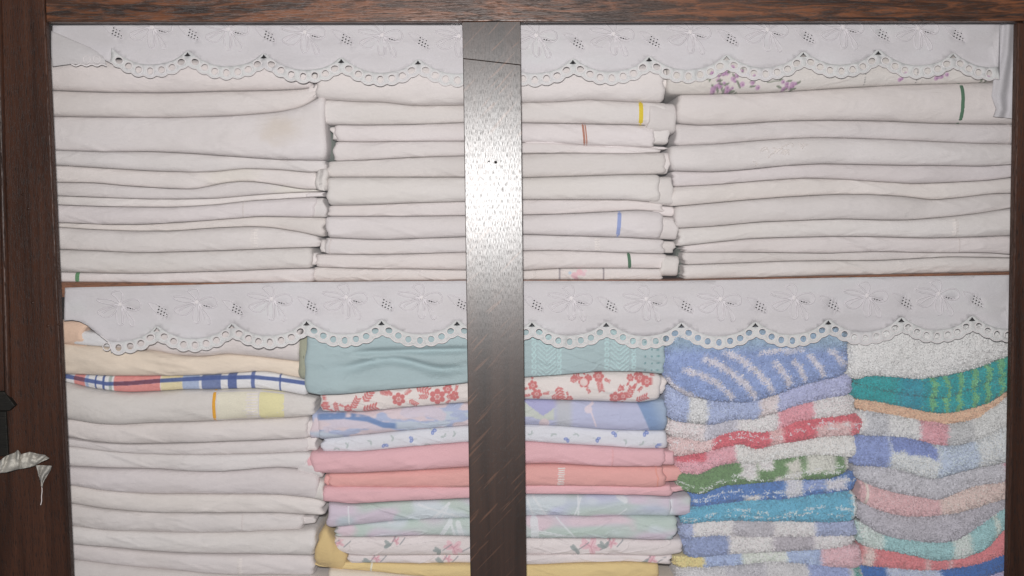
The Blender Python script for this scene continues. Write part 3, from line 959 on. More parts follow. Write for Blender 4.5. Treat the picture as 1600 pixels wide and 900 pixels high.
def pastel(seed, vein):
    cols = [(178, 184, 212), (196, 180, 198), (176, 192, 186), (190, 200, 208), (170, 190, 180), (206, 182, 194)]
    def f(px, py, t, sd):
        n = fbm(px / 85.0 + seed, py / 45.0, seed, 2); n2 = fbm(px / 60.0, py / 30.0 + seed, seed + 3, 2)
        C = np.zeros(px.shape + (3,)) + np.array(cols[seed % 2], float)
        C = mixm(C, ss(0.35, 0.55, n), cols[2]); C = mixm(C, ss(0.52, 0.72, n), cols[4])
        C = mixm(C, ss(0.55, 0.7, n2), cols[1 + seed % 2 * 4]); C = mixm(C, ss(0.42, 0.25, n2), cols[3])
        for v in vein: C = mixm(C, seg(px, py, *v), (220, 224, 230), 0.8)
        return C
    return f


pastel1 = pastel(0, [(546, 789, 548, 822, 1.0), (675, 810, 702, 784, 2.2), (655, 786, 720, 806, 1.5), (690, 808, 700, 790, 1.2), (706, 800, 722, 812, 1.5), (822, 773, 834, 806, 1.2), (833, 773, 854, 804, 1.4), (903, 774, 903, 803, 1.2), (907, 776, 897, 803, 1.0), (962, 806, 978, 793, 0.8), (1047, 778, 1048, 803, 1.0), (966, 774, 976, 780, 4.0)])
pastel2 = pastel(3, [(610, 812, 628, 807, 3.5), (688, 838, 704, 812, 3.5), (704, 812, 712, 838, 1.6), (716, 815, 722, 836, 4.0), (834, 810, 836, 838, 6.0), (869, 806, 901, 840, 1.0), (842, 826, 898, 837, 0.9), (842, 830, 880, 835, 0.8)])


def pinkflowers(pts):
    def f(px, py, t, sd):
        C = np.zeros(px.shape + (3,)) + np.array([212, 200, 200.0]) + (fbm(px / 70, py / 30, sd, 2)[..., None] - 0.5) * 8
        for i, (x, y, r) in enumerate(pts):
            rng = np.random.RandomState(i + 40)
            for k in range(5):
                a = k * 1.257 + rng.rand()
                C = mixm(C, ell(px, py, x + math.cos(a) * r * 0.6, y + math.sin(a) * r * 0.5, r * 0.55, r * 0.3, a), (218, 168, 178), 0.85)
                C = mixm(C, seg(px, py, x, y, x + math.cos(a) * r * 0.7, y + math.sin(a) * r * 0.6, 0.5), (190, 110, 130), 0.7)
            for k in range(3):
                a = rng.rand() * 6.3
                C = mixm(C, ell(px, py, x - r * 1.5 + math.cos(a) * 5, y + 5 + math.sin(a) * 3, 6.5, 3.0, a), (142, 152, 152), 0.85)
            C = mixm(C, seg(px, py, x - r * 1.2, y + 4, x - r * 0.2, y - 6, 0.8) + seg(px, py, x + r, y + 5, x + r * 2.2, y - 4, 0.9), (138, 140, 146), 0.8)
        return C
    return f


IE = [dict(x=(480, 1040), what="teal folded sheet with embroidered bands", col=teal, dy=-0.008, kw=dict(dx=1.2, nt=61, disp=teal_disp, p=4.5, nose=0.3)),
      dict(x=(500, 1030), ply=[(1015, 1038, (.1, .2), .004)], what="white folded sheet printed with red flowers", col=redflowers, kw=dict(dx=0.9, nt=47, amp=0.7)),
      dict(x=(496, 1042), ply=[(486, 512, (.0, .05), .004)], what="lilac and blue watercolour patterned folded sheet", col=watercolour, kw=dict(dx=1.4, nt=35)),
      dict(x=(503, 1041), what="white folded sheet with tiny blue posies", col=blueposies, kw=dict(dx=0.9, nt=31, amp=0.7)),
      dict(x=(488, 1038), ply=[(1022, 1054, (.15, .06), .0025), (481, 500, (.15, .15), .002)], what="thick pink folded sheet", col=pinkish((224, 164, 172)), dy=-0.004),
      dict(x=(514, 1038), ply=[(1022, 1064, (.0, .2), .003), (507, 525, (.1, .1), .003)], what="salmon folded sheet with white stitching", col=pinkish((226, 152, 146))),
      dict(x=(505, 1050), ply=[(1030, 1079, (.15, .35), .001)], what="thin pink folded sheet with a pointed end", col=pinkish((224, 164, 172)), dy=-0.003),
      dict(x=(514, 1050), ply=[(1035, 1077, (.0, .02), .003)], what="pastel green and lilac leaf patterned folded sheet", col=pastel1, kw=dict(dx=1.2, nt=35)),
      dict(x=(525, 1054), what="pastel blue and pink leaf patterned folded sheet", col=pastel2, kw=dict(dx=1.2, nt=31)),
      dict(x=(520, 1068), what="white folded sheet with pink flowers", col=pinkflowers([(709, 853, 14), (922, 851, 15), (531, 847, 8), (955, 846, 8), (620, 842, 6)]), kw=dict(dx=1.0, nt=31)),
      dict(x=(545, 1050), what="thin white folded sheet with faint pink flowers", col=pinkflowers([(588, 872, 7), (700, 873, 7), (1018, 874, 9)]), kw=dict(dx=1.2, nt=21)),
      dict(x=(493, 1028), what="mustard yellow folded sheet", col=flat((222, 190, 120), 5), dy=-0.002),
      dict(x=(512, 1058), what="cream folded sheet showing only its upper edge", col=flat((216, 202, 186), 5))]
ie = stack("lower middle stack", E, IE, "linen in the lower middle stack", seed0=280)
ladder(ie[5], 876, TH_WHITE, 10, 10, lean=1.0)
strip(ie[5], "hem", TH_SALM, 1024, 1026)
strip(ie[4], "hem", TH_PINKY, 954, 957, lean=0.6); strip(ie[11], "hem", TH_CREAM, 579, 582, lean=1.0)
# the mustard cloth hangs out and up past the left ends of its neighbours
fold("folded_cloth", [(496, 833), (508, 818), (520, 836), (528, 852), (546, 868)], [(496, 884), (546, 892)], 494, 540, Y0 + 0.0015, flat((214, 180, 112), 6), "mustard cloth flap bulging at the left end of the mustard sheet", "cloth", seed=330, dx=2, depth=0.1, sig=4)

# ---- lower towel stacks
def speck(C, px, py, sd, a=15):
    return C + (fbm(px / 3.0, py / 3.0, sd, 2)[..., None] - 0.5) * a + (fbm(px / 14.0, py / 9.0, sd + 2, 2)[..., None] - 0.5) * a * 0.7


def blocks(base, lst, s=4.5, threads=None):
    """towel of woven colour blocks (x0, x1, colour)"""
    def f(px, py, t, sd):
        C = np.zeros(px.shape + (3,)) + np.array(base, float)
        xx = px + (fbm(px / 7, py / 5, sd + 1, 2) - 0.5) * 7
        for q in lst:
            mk = band(xx, q[0], q[1], s)
            if len(q) > 3: mk = mk * band(t + (fbm(px / 9, py / 9, sd + 4, 2) - 0.5) * 0.5, q[3], q[4], 0.15)
            C = mixm(C, mk, q[2])
        if threads:
            ln = np.abs(t - threads[0] - 0.25 * np.sin(px / threads[1])) < 0.07
            ln2 = np.abs(t - threads[0] + 0.4 - 0.2 * np.sin(px / threads[1] + 0.6)) < 0.06
            C = mixm(C, (ln | ln2) * (vn(px / 6, py / 6, sd) > 0.42), (226, 226, 232), 0.75)
        return speck(C, px, py, sd)
    return f


def blue_stripes(px, py, t, sd):
    C = np.zeros(px.shape + (3,)) + np.array([132, 152, 200.0])
    C = mixm(C, ss(556, 530, py), (138, 162, 182), 0.9)  # shadow on the upper part, painted in as a teal grey
    wob = (fbm(px / 12, py / 10, 5, 2) - 0.5) * 5
    for x0, y0, x1, y1, bow, wd in ((1040, 592, 1096, 622, 10, 4), (1062, 576, 1142, 622, -16, 4.5), (1093, 558, 1178, 622, -16, 5), (1125, 548, 1204, 612, -15, 5), (1200, 566, 1230, 602, -8, 4.5), (1232, 562, 1254, 595, -6, 4), (1256, 552, 1282, 588, -6, 4), (1288, 546, 1322, 580, -4, 3.5), (1180, 552, 1250, 546, -3, 3)):
        dx, dy = x1 - x0, y1 - y0; L2 = dx * dx + dy * dy; Ln = math.sqrt(L2)
        s = ((px - x0) * dx + (py - y0) * dy) / L2
        d = ((px - x0) * dy - (py - y0) * dx) / Ln + wob
        d = d - (-bow) * 4 * s * (1 - s) * 0.55
        C = mixm(C, ss(wd + 2, wd - 2, np.abs(d)) * band(s, 0, 1, 0.05), (206, 198, 204), 0.85)
    return speck(C, px, py, sd, 26)


F = [[(1035, 512), (1330, 512)],
     [(1035, 592), (1069, 617), (1101, 622), (1130, 626), (1157, 628), (1179, 625), (1216, 614), (1240, 603), (1277, 593), (1323, 584)],
     [(1047, 656), (1081, 659), (1113, 662), (1142, 654), (1179, 654), (1216, 642), (1240, 633), (1289, 622), (1330, 617)],
     [(1042, 681), (1081, 686), (1098, 691), (1118, 682), (1152, 672), (1191, 676), (1220, 669), (1240, 659), (1269, 654), (1326, 647)],
     [(1057, 713), (1106, 706), (1130, 698), (1157, 693), (1181, 702), (1216, 693), (1247, 688), (1284, 682), (1348, 678)],
     [(1064, 737), (1091, 740), (1118, 728), (1150, 722), (1176, 725), (1206, 718), (1240, 714), (1274, 709), (1323, 712)],
     [(1054, 761), (1093, 770), (1130, 756), (1191, 753), (1240, 747), (1289, 745), (1313, 739), (1335, 735)],
     [(1079, 794), (1118, 788), (1167, 780), (1216, 778), (1265, 773), (1333, 766)],
     [(1064, 821), (1093, 814), (1142, 811), (1191, 812), (1240, 812), (1289, 813), (1333, 812)],
     [(1069, 841), (1118, 837), (1240, 836), (1335, 836)],
     [(1069, 869), (1142, 863), (1216, 860), (1279, 857), (1335, 851)],
     [(1059, 884), (1106, 884), (1157, 882), (1216, 878), (1260, 880), (1326, 885), (1348, 883)],
     [(1050, 957), (1350, 956)]]
WB, PK, LB, GY = (212, 206, 208), (222, 150, 162), (158, 170, 206), (180, 176, 184)
IF = [dict(x=(1036, 1323), what="blue towel with curved white stripes", col=blue_stripes, dy=-0.006, kw=dict(nose=0.4, p=3.0)),
      dict(x=(1041, 1333), what="lilac blue checked towel", col=blocks((160, 172, 208), [(1072, 1102, (200, 200, 202)), (1184, 1213, (206, 194, 196)), (1215, 1335, (168, 172, 208))])),
      dict(x=(1042, 1334), what="pink and white checked towel", col=blocks(WB, [(1036, 1099, (220, 206, 208)), (1099, 1150, (186, 184, 196)), (1213, 1270, PK), (1270, 1336, (218, 208, 210))])),
      dict(x=(1046, 1346), what="red towel with white zigzag threads", col=blocks((212, 100, 112), [(1040, 1112, (222, 190, 190)), (1200, 1222, (214, 170, 170)), (1272, 1330, (218, 180, 180), -1.2, 0.4), (1326, 1346, (212, 106, 116))], threads=(0.35, 18.0))),
      dict(x=(1054, 1338), what="fluffy pink and white towel", col=blocks((216, 212, 210), [(1050, 1146, (222, 160, 172)), (1056, 1100, (214, 100, 114), 0.35, 1.2)])),
      dict(x=(1058, 1324), what="green towel with white leaf shapes", col=blocks((108, 142, 96), [(1154, 1180, WB, -0.4, 1.2), (1182, 1206, WB, 0.3, 1.2), (1226, 1248, (196, 194, 186), -0.9, 0.8), (1254, 1300, (198, 198, 190), -0.4, 1.1), (1208, 1240, (200, 198, 192), -1.2, -0.5), (1314, 1330, (214, 210, 206))], threads=(-0.2, 20.0))),
      dict(x=(1076, 1334), what="bright blue towel with white spots", col=blocks((84, 124, 188), [(1160, 1182, WB, -1.2, -0.3), (1222, 1250, (196, 196, 206), -0.8, 1.0), (1250, 1285, (140, 158, 206), -0.3, 0.8), (1286, 1318, (196, 194, 206), -0.6, 0.7)], threads=(0.1, 25.0))),
      dict(x=(1066, 1336), what="plain turquoise towel", col=blocks((96, 170, 200), [(1326, 1340, (206, 212, 214))], threads=(0.0, 22.0))),
      dict(x=(1064, 1338), what="grey and white block patterned towel", col=blocks(WB, [(1060, 1080, LB), (1142, 1204, GY), (1271, 1340, (156, 166, 198))])),
      dict(x=(1068, 1336), what="slate blue, white and grey block patterned towel", col=blocks(WB, [(1060, 1135, (138, 152, 192)), (1205, 1268, (176, 170, 178))])),
      dict(x=(1054, 1346), what="thin towel with yellow, blue and pink blocks", col=blocks((164, 180, 214), [(1045, 1098, (222, 202, 140)), (1100, 1157, (158, 174, 212)), (1157, 1228, (206, 212, 204)), (1280, 1350, (222, 178, 186))])),
      dict(x=(1056, 1350), what="grey and blue block patterned towel", col=blocks((196, 194, 198), [(1130, 1194, (182, 180, 188)), (1260, 1326, (148, 162, 206)), (1333, 1342, (60, 150, 140))]))]
iff = stack("left towel stack", F, IF, "towels in the left towel stack", cat="towel", name="folded_towel", seed0=340, terry=True, dx=1.9, nt=27, amp=1.25, endr=0.014, sig=6.0, p=2.3, Y=Y0 + 0.001)

G = [[(1315, 506), (1590, 506)],
     [(1334, 593), (1354, 585), (1398, 588), (1434, 592), (1471, 587), (1508, 579), (1544, 567), (1574, 555)],
     [(1337, 599), (1373, 608), (1422, 617), (1466, 622), (1496, 615), (1532, 600), (1573, 586)],
     [(1334, 623), (1373, 627), (1422, 637), (1471, 646), (1508, 639), (1544, 627), (1574, 605)],
     [(1337, 639), (1386, 647), (1434, 656), (1483, 663), (1520, 656), (1544, 642), (1574, 618)],
     [(1356, 680), (1386, 681), (1422, 685), (1459, 695), (1496, 697), (1520, 689), (1544, 680), (1571, 664)],
     [(1329, 729), (1349, 725), (1386, 729), (1417, 735), (1434, 742), (1459, 746), (1476, 740), (1508, 731), (1557, 723), (1575, 718)],
     [(1344, 748), (1361, 758), (1398, 768), (1434, 774), (1466, 780), (1496, 768), (1520, 759), (1566, 753)],
     [(1349, 785), (1373, 797), (1410, 806), (1447, 807), (1496, 800), (1532, 789), (1568, 778)],
     [(1339, 811), (1373, 834), (1410, 840), (1447, 845), (1486, 844), (1508, 833), (1540, 812), (1566, 794)],
     [(1344, 851), (1386, 858), (1434, 867), (1459, 873), (1496, 871), (1532, 859), (1552, 840), (1566, 822)],
     [(1349, 883), (1410, 887), (1471, 890), (1520, 883), (1566, 863)],
     [(1340, 912), (1471, 925), (1566, 888)],
     [(1340, 956), (1590, 955)]]


def teal_stripes(px, py, t, sd):
    C = np.zeros(px.shape + (3,)) + np.array([40, 158, 162.0])
    C = mixm(C, band(px, 1400, 1440, 12), (52, 144, 176), 0.6)
    k = (np.abs(((px - 1443 + (fbm(px / 8, py / 6, sd, 2) - 0.5) * 8) % 21) - 10) < 3.8) * (px > 1436)
    C = mixm(C, k, (136, 186, 116), 0.7)
    C = mixm(C, ss(1555, 1575, px), (70, 176, 140), 0.7)
    return speck(C, px, py, sd, 24)


IG = [dict(x=(1322, 1588), what="fluffy white towel", col=blocks((214, 212, 212), []), dy=-0.004, kw=dict(nose=0.5, p=2.6)),
      dict(x=(1336, 1588), what="teal towel with green stripes on its right half", col=teal_stripes),
      dict(x=(1333, 1588), what="second teal towel with faint green stripes", col=teal_stripes),
      dict(x=(1334, 1575), what="thin peach towel", col=blocks((228, 184, 154), [])),
      dict(x=(1338, 1586), what="white, pink and grey checked towel", col=blocks((210, 208, 210), [(1346, 1384, (188, 188, 194)), (1434, 1478, (218, 156, 166)), (1478, 1518, (184, 184, 186)), (1518, 1590, (204, 204, 204))])),
      dict(x=(1329, 1586), what="white towel with blue blocks", col=blocks((206, 210, 216), [(1325, 1383, (136, 152, 204)), (1386, 1454, (126, 142, 200), 0.2, 1.2), (1458, 1520, (182, 194, 216))])),
      dict(x=(1338, 1584), what="grey lilac towel", col=blocks((188, 186, 194), [(1566, 1590, (210, 140, 156))])),
      dict(x=(1345, 1584), what="pink towel turning cream to the right", col=blocks((224, 178, 182), [(1466, 1590, (218, 192, 186))])),
      dict(x=(1339, 1582), what="plain grey towel", col=blocks((178, 174, 184), [])),
      dict(x=(1341, 1582), what="aqua towel with pale blocks", col=blocks((150, 192, 196), [(1340, 1378, (196, 210, 206)), (1484, 1512, (196, 206, 202)), (1548, 1553, (214, 210, 200))])),
      dict(x=(1343, 1580), what="coral red towel with pale streaks", col=blocks((222, 128, 134), [(1440, 1448, (224, 180, 180)), (1478, 1486, (224, 176, 178)), (1346, 1362, (216, 190, 186))])),
      dict(x=(1345, 1580), what="pale towel with bright blue blocks", col=blocks((180, 190, 216), [(1345, 1382, (64, 112, 184)), (1466, 1590, (62, 108, 182))])),
      dict(x=(1345, 1580), what="lilac towel barely showing", col=blocks((176, 170, 206), []))]
igg = stack("right towel stack", G, IG, "towels in the right towel stack", cat="towel", name="folded_towel", seed0=380, terry=True, dx=1.9, nt=27, amp=1.2, endr=0.014, sig=8.0, p=2.3, Y=Y0 + 0.003)
strip(iff[7], "towel_hem", plain_cloth("white_towel_hem", (214, 218, 220)), 1329, 1334, lift=0.003)
strip(igg[7], "towel_hem", plain_cloth("cream_towel_hem", (222, 208, 200)), 1350, 1354, lift=0.003)

# ------------------------------------------------------------------ lace valances
HOLES = [(0.10, 11.3), (0.225, 19.3), (0.357, 25.0), (0.51, 26.8), (0.66, 24.6), (0.796, 20.4), (0.916, 12.0)]
BOW = [  # threads of the embroidered bow, in pixels about its knot
    [(0, 0), (-14, -7), (-28, -9), (-40, -7), (-30, -2), (-14, 1), (0, 0)],
    [(0, 0), (-16, 4), (-33, 9), (-36, 14), (-25, 22), (-12, 20), (-2, 2)],
    [(-2, 2), (-20, 9), (-28, 15)],
    [(0, -2), (-8, -13), (-16, -16), (-4, -22), (3, -19), (5, -10), (1, -2)],
    [(2, 0), (14, -7), (26, -8), (32, -3), (33, 6), (26, 11), (12, 9), (2, 1)],
    [(4, 3), (14, 4), (26, 9)],
    [(0, 3), (-6, 12), (-6, 24), (-2, 35), (6, 32), (7, 22), (3, 5)],
    [(3, 3), (10, 14), (14, 26), (17, 37), (25, 32), (18, 20), (8, 8), (3, 3)],
    [(2, 6), (4, 20), (3, 30)],
]
LEAF = [[(-18, -13), (-6, -12), (8, -3), (19, 14), (6, 10), (-8, 2), (-18, -13)]]
LEAFH = [(-2 + i * 4.4 + j * 1.2, 3.2 + i * 2.5 - j * 4.6) for j in range(3) for i in range(4) if not (j == 2 and i == 3)]
TH_LACE = plain_cloth("lace_satin_stitch", (214, 208, 208))
TH_SHEER = plain_cloth("lace_raised_embroidery", (209, 204, 207))


def poly_mask(pts, poly):
    x, y = pts[:, 0], pts[:, 1]
    inside = np.zeros(len(pts), bool)
    n = len(poly)
    for i in range(n):
        x0_, y0_ = poly[i]; x1_, y1_ = poly[(i + 1) % n]
        c = ((y0_ > y) != (y1_ > y)) & (x < (x1_ - x0_) * (y - y0_) / (y1_ - y0_ + 1e-12) + x0_)
        inside ^= c
    return inside


def tube_mesh(lines, r, sides=4):
    """threads as thin tubes; lines are lists of 3-d points"""
    vs = []; fs = []
    for ln in lines:
        ln = np.array(ln, float); n = len(ln)
        if n > 2:   # soften the corners
            tt = np.linspace(0, n - 1, n * 2); ln = np.stack([np.interp(tt, np.arange(n), ln[:, q]) for q in range(3)], 1)
            ln[1:-1] = (ln[:-2] + 2 * ln[1:-1] + ln[2:]) / 4; n = len(ln)
        d = np.gradient(ln, axis=0); d /= np.maximum(np.linalg.norm(d, axis=1, keepdims=True), 1e-9)
        a = np.cross(d, [0, 1, 0]); a /= np.maximum(np.linalg.norm(a, axis=1, keepdims=True), 1e-9)
        b0 = len(vs)
        for i in range(n):
            for s in range(sides):
                an = 2 * math.pi * s / sides
                vs.append(ln[i] + r * (a[i] * math.cos(an) + np.array([0, -1, 0]) * math.sin(an)))
        for i in range(n - 1):
            for s in range(sides):
                q = (s + 1) % sides
                fs.append((b0 + i * sides + s, b0 + (i + 1) * sides + s, b0 + (i + 1) * sides + q, b0 + i * sides + q))
    return np.array(vs), fs


v, f = tube_mesh(EMB, 0.0006, 4)
mesh_obj("white_embroidery", v - ic[3].org, f, TH_WHITE, ic[3].o)


# one ring mesh shared by all eyelets
def ring_data():
    vs = []; fs = []; n = 10
    for i in range(n):
        a = 2 * math.pi * i / n
        for rad, h in ((1.0, 0.0), (1.15, -0.15), (1.32, 0.0)):
            vs.append((math.cos(a) * rad, h, math.sin(a) * rad))
    for i in range(n):
        j = (i + 1) % n
        for q in range(2):
            fs.append((i * 3 + q, j * 3 + q, j * 3 + q + 1, i * 3 + q + 1))
    me = bpy.data.meshes.new("eyelet_ring"); me.from_pydata(vs, [], fs); me.materials.append(TH_LACE)
    me.polygons.foreach_set("use_smooth", np.ones(len(me.polygons), bool)); me.update()
    return me


RING = ring_data()


def valance(label, peaks, topline, xl, xr, Yl, motif_dy, seed, left_edge=None, holes_from=-1e9, holes_to=1e9):
    pk = np.array(peaks, float)
    pkx, pky = pk[:, 0], pk[:, 1]
    holes = []     # (cx, cy, rx, ry, angle, triangular)
    for i in range(len(pk) - 1):
        W = pkx[i + 1] - pkx[i]; sc = W / 117.5
        for k_, (s, dy) in enumerate(HOLES):
            x = pkx[i] + s * W; y = pky[i] + (pky[i + 1] - pky[i]) * s + dy * (0.5 + 0.5 * sc)
            e = abs(s - 0.5) * 2
            holes.append((x, y, (4.6 + 1.3 * e) * sc, 5.6 - 1.0 * e, (0.30 if s < 0.5 else -0.30) * e * 1.3, False))
        holes.append((pkx[i], pky[i], 5.4, 3.6, 0, True))
    holes.append((pkx[-1], pky[-1], 5.4, 3.6, 0, True))
    rim = [(h[0], h[1]) for h in holes if not h[5]]
    hx = np.array([h[0] for h in rim]); hy = np.array([h[1] for h in rim])
    gx = np.arange(xl, xr + 0.1, 1.6)
    # scalloped lower edge: bumps round every eyelet
    q = np.maximum(13.5 ** 2 - (gx[:, None] - hx[None, :]) ** 2, 0)
    low = np.where(q > 0, hy[None, :] - 2.2 + np.sqrt(q), -1e9).max(1)
    ok = low > -1e8
    low = np.interp(gx, gx[ok], low[ok])
    if left_edge is not None:
        le = np.array(left_edge, float)
        mk = gx <= le[-1, 0]
        low[mk] = np.interp(gx[mk], le[:, 0], le[:, 1])
    ty = np.interp(gx, [p[0] for p in topline], [p[1] for p in topline])
    outline = [(x, y) for x, y in zip(gx, low)] + [(x, y) for x, y in zip(gx[::-6], ty[::-6])]
    pts = []; edges = []
    def loop(ps):
        b = len(pts); pts.extend(ps)
        edges.extend([(b + i, b + (i + 1) % len(ps)) for i in range(len(ps))])
    loop(outline)
    cut = []
    for (cx, cy, rx, ry, an, tri) in holes:
        if not (holes_from < cx < holes_to) or cx < xl + 5 or cx > xr - 5: continue
        ps = []
        if tri:
            base = [(-1, 0.75), (-0.35, -0.1), (0, -1.05), (0.4, -0.15), (1, 0.7), (0, 0.95)]
            ps = [(cx + u_ * rx, cy + v_ * ry) for u_, v_ in base]
        else:
            for i in range(12):
                a = 2 * math.pi * i / 12
                r = 1 + 0.07 * math.sin(3 * a + cx)
                u_, v_ = math.cos(a) * rx * r, math.sin(a) * ry * r
                ps.append((cx + u_ * math.cos(an) - v_ * math.sin(an), cy + u_ * math.sin(an) + v_ * math.cos(an)))
            cut_ring = (cx, cy, rx, ry, an)
        loop(ps); cut.append(np.array(ps))
    bl = sorted([(h[0], h[1] - (9.5 if not h[5] else 8.0)) for h in holes])
    bxs = np.arange(max(xl, holes_from - 8) + 2, min(xr, holes_to + 8) - 2, 2.5)
    bys = np.interp(bxs, *zip(*bl)); kk = np.ones(5) / 5; bys[2:-2] = np.convolve(bys, kk, 'valid')
    b_ = len(pts); pts.extend(list(zip(bxs, bys))); edges.extend([(b_ + i, b_ + i + 1) for i in range(len(bxs) - 1)])
    # motif positions: a bow above each scallop belly, a leaf between bows
    bows = []; leaves = []
    for i in range(len(pk) - 1):
        W = pkx[i + 1] - pkx[i]
        bx_, by_ = pkx[i] + 0.53 * W, (pky[i] + pky[i + 1]) / 2 - motif_dy
        if xl + 45 < bx_ < xr - 30: bows.append((bx_, by_))
        lx, ly = pkx[i] + 1.03 * W, (pky[i] + pky[i + 1]) / 2 - motif_dy + 10
        if xl + 25 < lx < xr - 25: leaves.append((lx, ly))
    small = []
    for n_, (lx, ly) in enumerate(leaves):
        for (dx_, dy_) in LEAFH:
            small.append((lx + dx_, ly + dy_))
    for (bx_, by_) in bows:
        for i in range(4): small.append((bx_ + 12 + i * 4.0, by_ + 6.3 + i * 0.5))
    for (x, y) in small:
        ps = [(x - 1.7, y + 0.4), (x - 0.2, y - 1.3), (x + 1.7, y - 0.3), (x + 0.2, y + 1.4)]
        loop(ps); cut.append(np.array(ps))
    # inner points so the cloth can ripple
    ix, iy = np.meshgrid(np.arange(xl + 4, xr - 3, 9.0), np.arange(ty.min() + 4, low.max(), 7.0))
    ip = np.stack([ix.ravel(), iy.ravel()], 1)
    ip = ip[(ip[:, 1] > np.interp(ip[:, 0], gx, ty) + 3) & (ip[:, 1] < np.interp(ip[:, 0], gx, low) - 3)]
    cents = np.array([c.mean(0) for c in cut])
    dmin = np.full(len(ip), 1e9)
    for c in cents: dmin = np.minimum(dmin, np.hypot(ip[:, 0] - c[0], ip[:, 1] - c[1]))
    ip = ip[(dmin > 7) & (np.abs(ip[:, 1] - np.interp(ip[:, 0], bxs, bys)) > 2)]
    pts.extend([tuple(p_) for p_ in ip])
    out = delaunay_2d_cdt([Vector(p_) for p_ in pts], edges, [], 0, 1e-5)
    V2 = np.array([tuple(v) for v in out[0]]); T = np.array(out[2])
    cen = V2[T].mean(1)
    keep = (cen[:, 1] < np.interp(cen[:, 0], gx, low)) & (cen[:, 1] > np.interp(cen[:, 0], gx, ty)) & (cen[:, 0] > xl) & (cen[:, 0] < xr)
    for c in cut:
        near = np.hypot(cen[:, 0] - c[:, 0].mean(), cen[:, 1] - c[:, 1].mean()) < 9
        idx = np.where(near)[0]
        if len(idx): keep[idx[poly_mask(cen[idx], c)]] = False
    T = T[keep]; cen = cen[keep]

    def depth(x, y):
        tt = np.interp(x, gx, ty)
        hang = np.clip((y - tt) / 90.0, 0, 1.3)
        return Yl + (-0.003 * hang + 0.0032 * hang * np.sin(x / 58.0 + seed) + 0.0018 * hang * np.sin(x / 23.0 + 2 * seed)
                     + 0.0015 * np.sin(y / 17.0 + x / 210.0 + seed)
                     - 0.0016 * np.exp(-((hang - 0.60 - 0.05 * np.sin(x / 170.0)) / 0.05) ** 2) + 0.0026 * (fbm(x / 45.0, y / 60.0, seed, 2) - 0.5))

    def to3(x, y, off=0.0):
        return P(x, y, depth(np.asarray(x, float), np.asarray(y, float)) - off)

    V3 = to3(V2[:, 0], V2[:, 1])
    # border = the stitched scallop zone, the rest is plain sheer cloth
    bline = np.interp(cen[:, 0], bxs, bys)
    isb = (cen[:, 1] > bline) & (cen[:, 0] > holes_from - 8) & (cen[:, 0] < holes_to + 8)
    org = V3.mean(0)
    colr = np.minimum(lin(np.array([213, 209, 212.0])[None, :] + (fbm(V2[:, 0] / 60, V2[:, 1] / 30, seed, 2)[:, None] - 0.5) * 8) * KA, 0.86)
    def sub(tris):
        u, inv = np.unique(tris, return_inverse=True)
        return u, inv.reshape(-1, 3)
    u, f = sub(T[~isb])
    o = mesh_obj("lace_valance", V3[u], f, LACE, None, colr[u], org)
    tag(o, label, "valance", "lace valances on the shelf edges")
    u, f = sub(T[isb])
    b = mesh_obj("scalloped_border", V3[u] - org - np.array([0, 0.0004, 0]), f, LACE, o, np.minimum(colr[u] * 1.06, 0.86))
    sm = b.modifiers.new("thick", 'SOLIDIFY'); sm.thickness = 0.0008; sm.offset = 0
    sm = o.modifiers.new("thick", 'SOLIDIFY'); sm.thickness = 0.0004; sm.offset = 0
    # raised rings
    for (cx, cy, rx, ry, an, tri) in holes:
        if tri or not (holes_from < cx < holes_to) or cx < xl + 5 or cx > xr - 5: continue
        r = bpy.data.objects.new("eyelet_ring", RING); COL.objects.link(r); r.parent = o
        c = to3(np.array([cx]), np.array([cy]), 0.0011)[0] - org
        r.location = c; r.rotation_euler = (0, an, 0)
        r.scale = (rx / 1305.0, 0.005, ry / 1305.0)
    # corded edge along the scallops
    ex = np.arange(max(xl, holes_from - 10) + 1, min(xr, holes_to + 10) - 1, 2.6); ey = np.interp(ex, gx, low) - 1.0
    v, f = tube_mesh([to3(ex, ey, 0.0007)], 0.0007, 5)
    mesh_obj("edge_cord", v - org, f, TH_LACE, o)
    for (bx_, by_) in bows:
        ls = [to3(bx_ + np.array([p_[0] for p_ in ln]), by_ + np.array([p_[1] for p_ in ln]), 0.0005) for ln in BOW]
        v, f = tube_mesh(ls, 0.0008, 4)
        e_ = mesh_obj("bow_embroidery", v - org, f, TH_SHEER, o)
        kn = to3(np.array([bx_]), np.array([by_]), 0.0003)[0] - org
        vs = [kn + np.array([0, -0.0012, 0])] + [kn + np.array([math.cos(a) * 0.0032, 0, math.sin(a) * 0.0028]) for a in np.linspace(0, 2 * math.pi, 11)[:-1]]
        mesh_obj("knot", vs, [(0, 1 + i, 1 + (i + 1) % 10) for i in range(10)], TH_LACE, e_)
    for (lx, ly) in leaves:
        ls = [to3(lx + np.array([p_[0] for p_ in ln]), ly + np.array([p_[1] for p_ in ln]), 0.0004) for ln in LEAF]
        v, f = tube_mesh(ls, 0.0006, 4)
        mesh_obj("leaf_embroidery", v - org, f, TH_SHEER, o)
    return o, to3, org


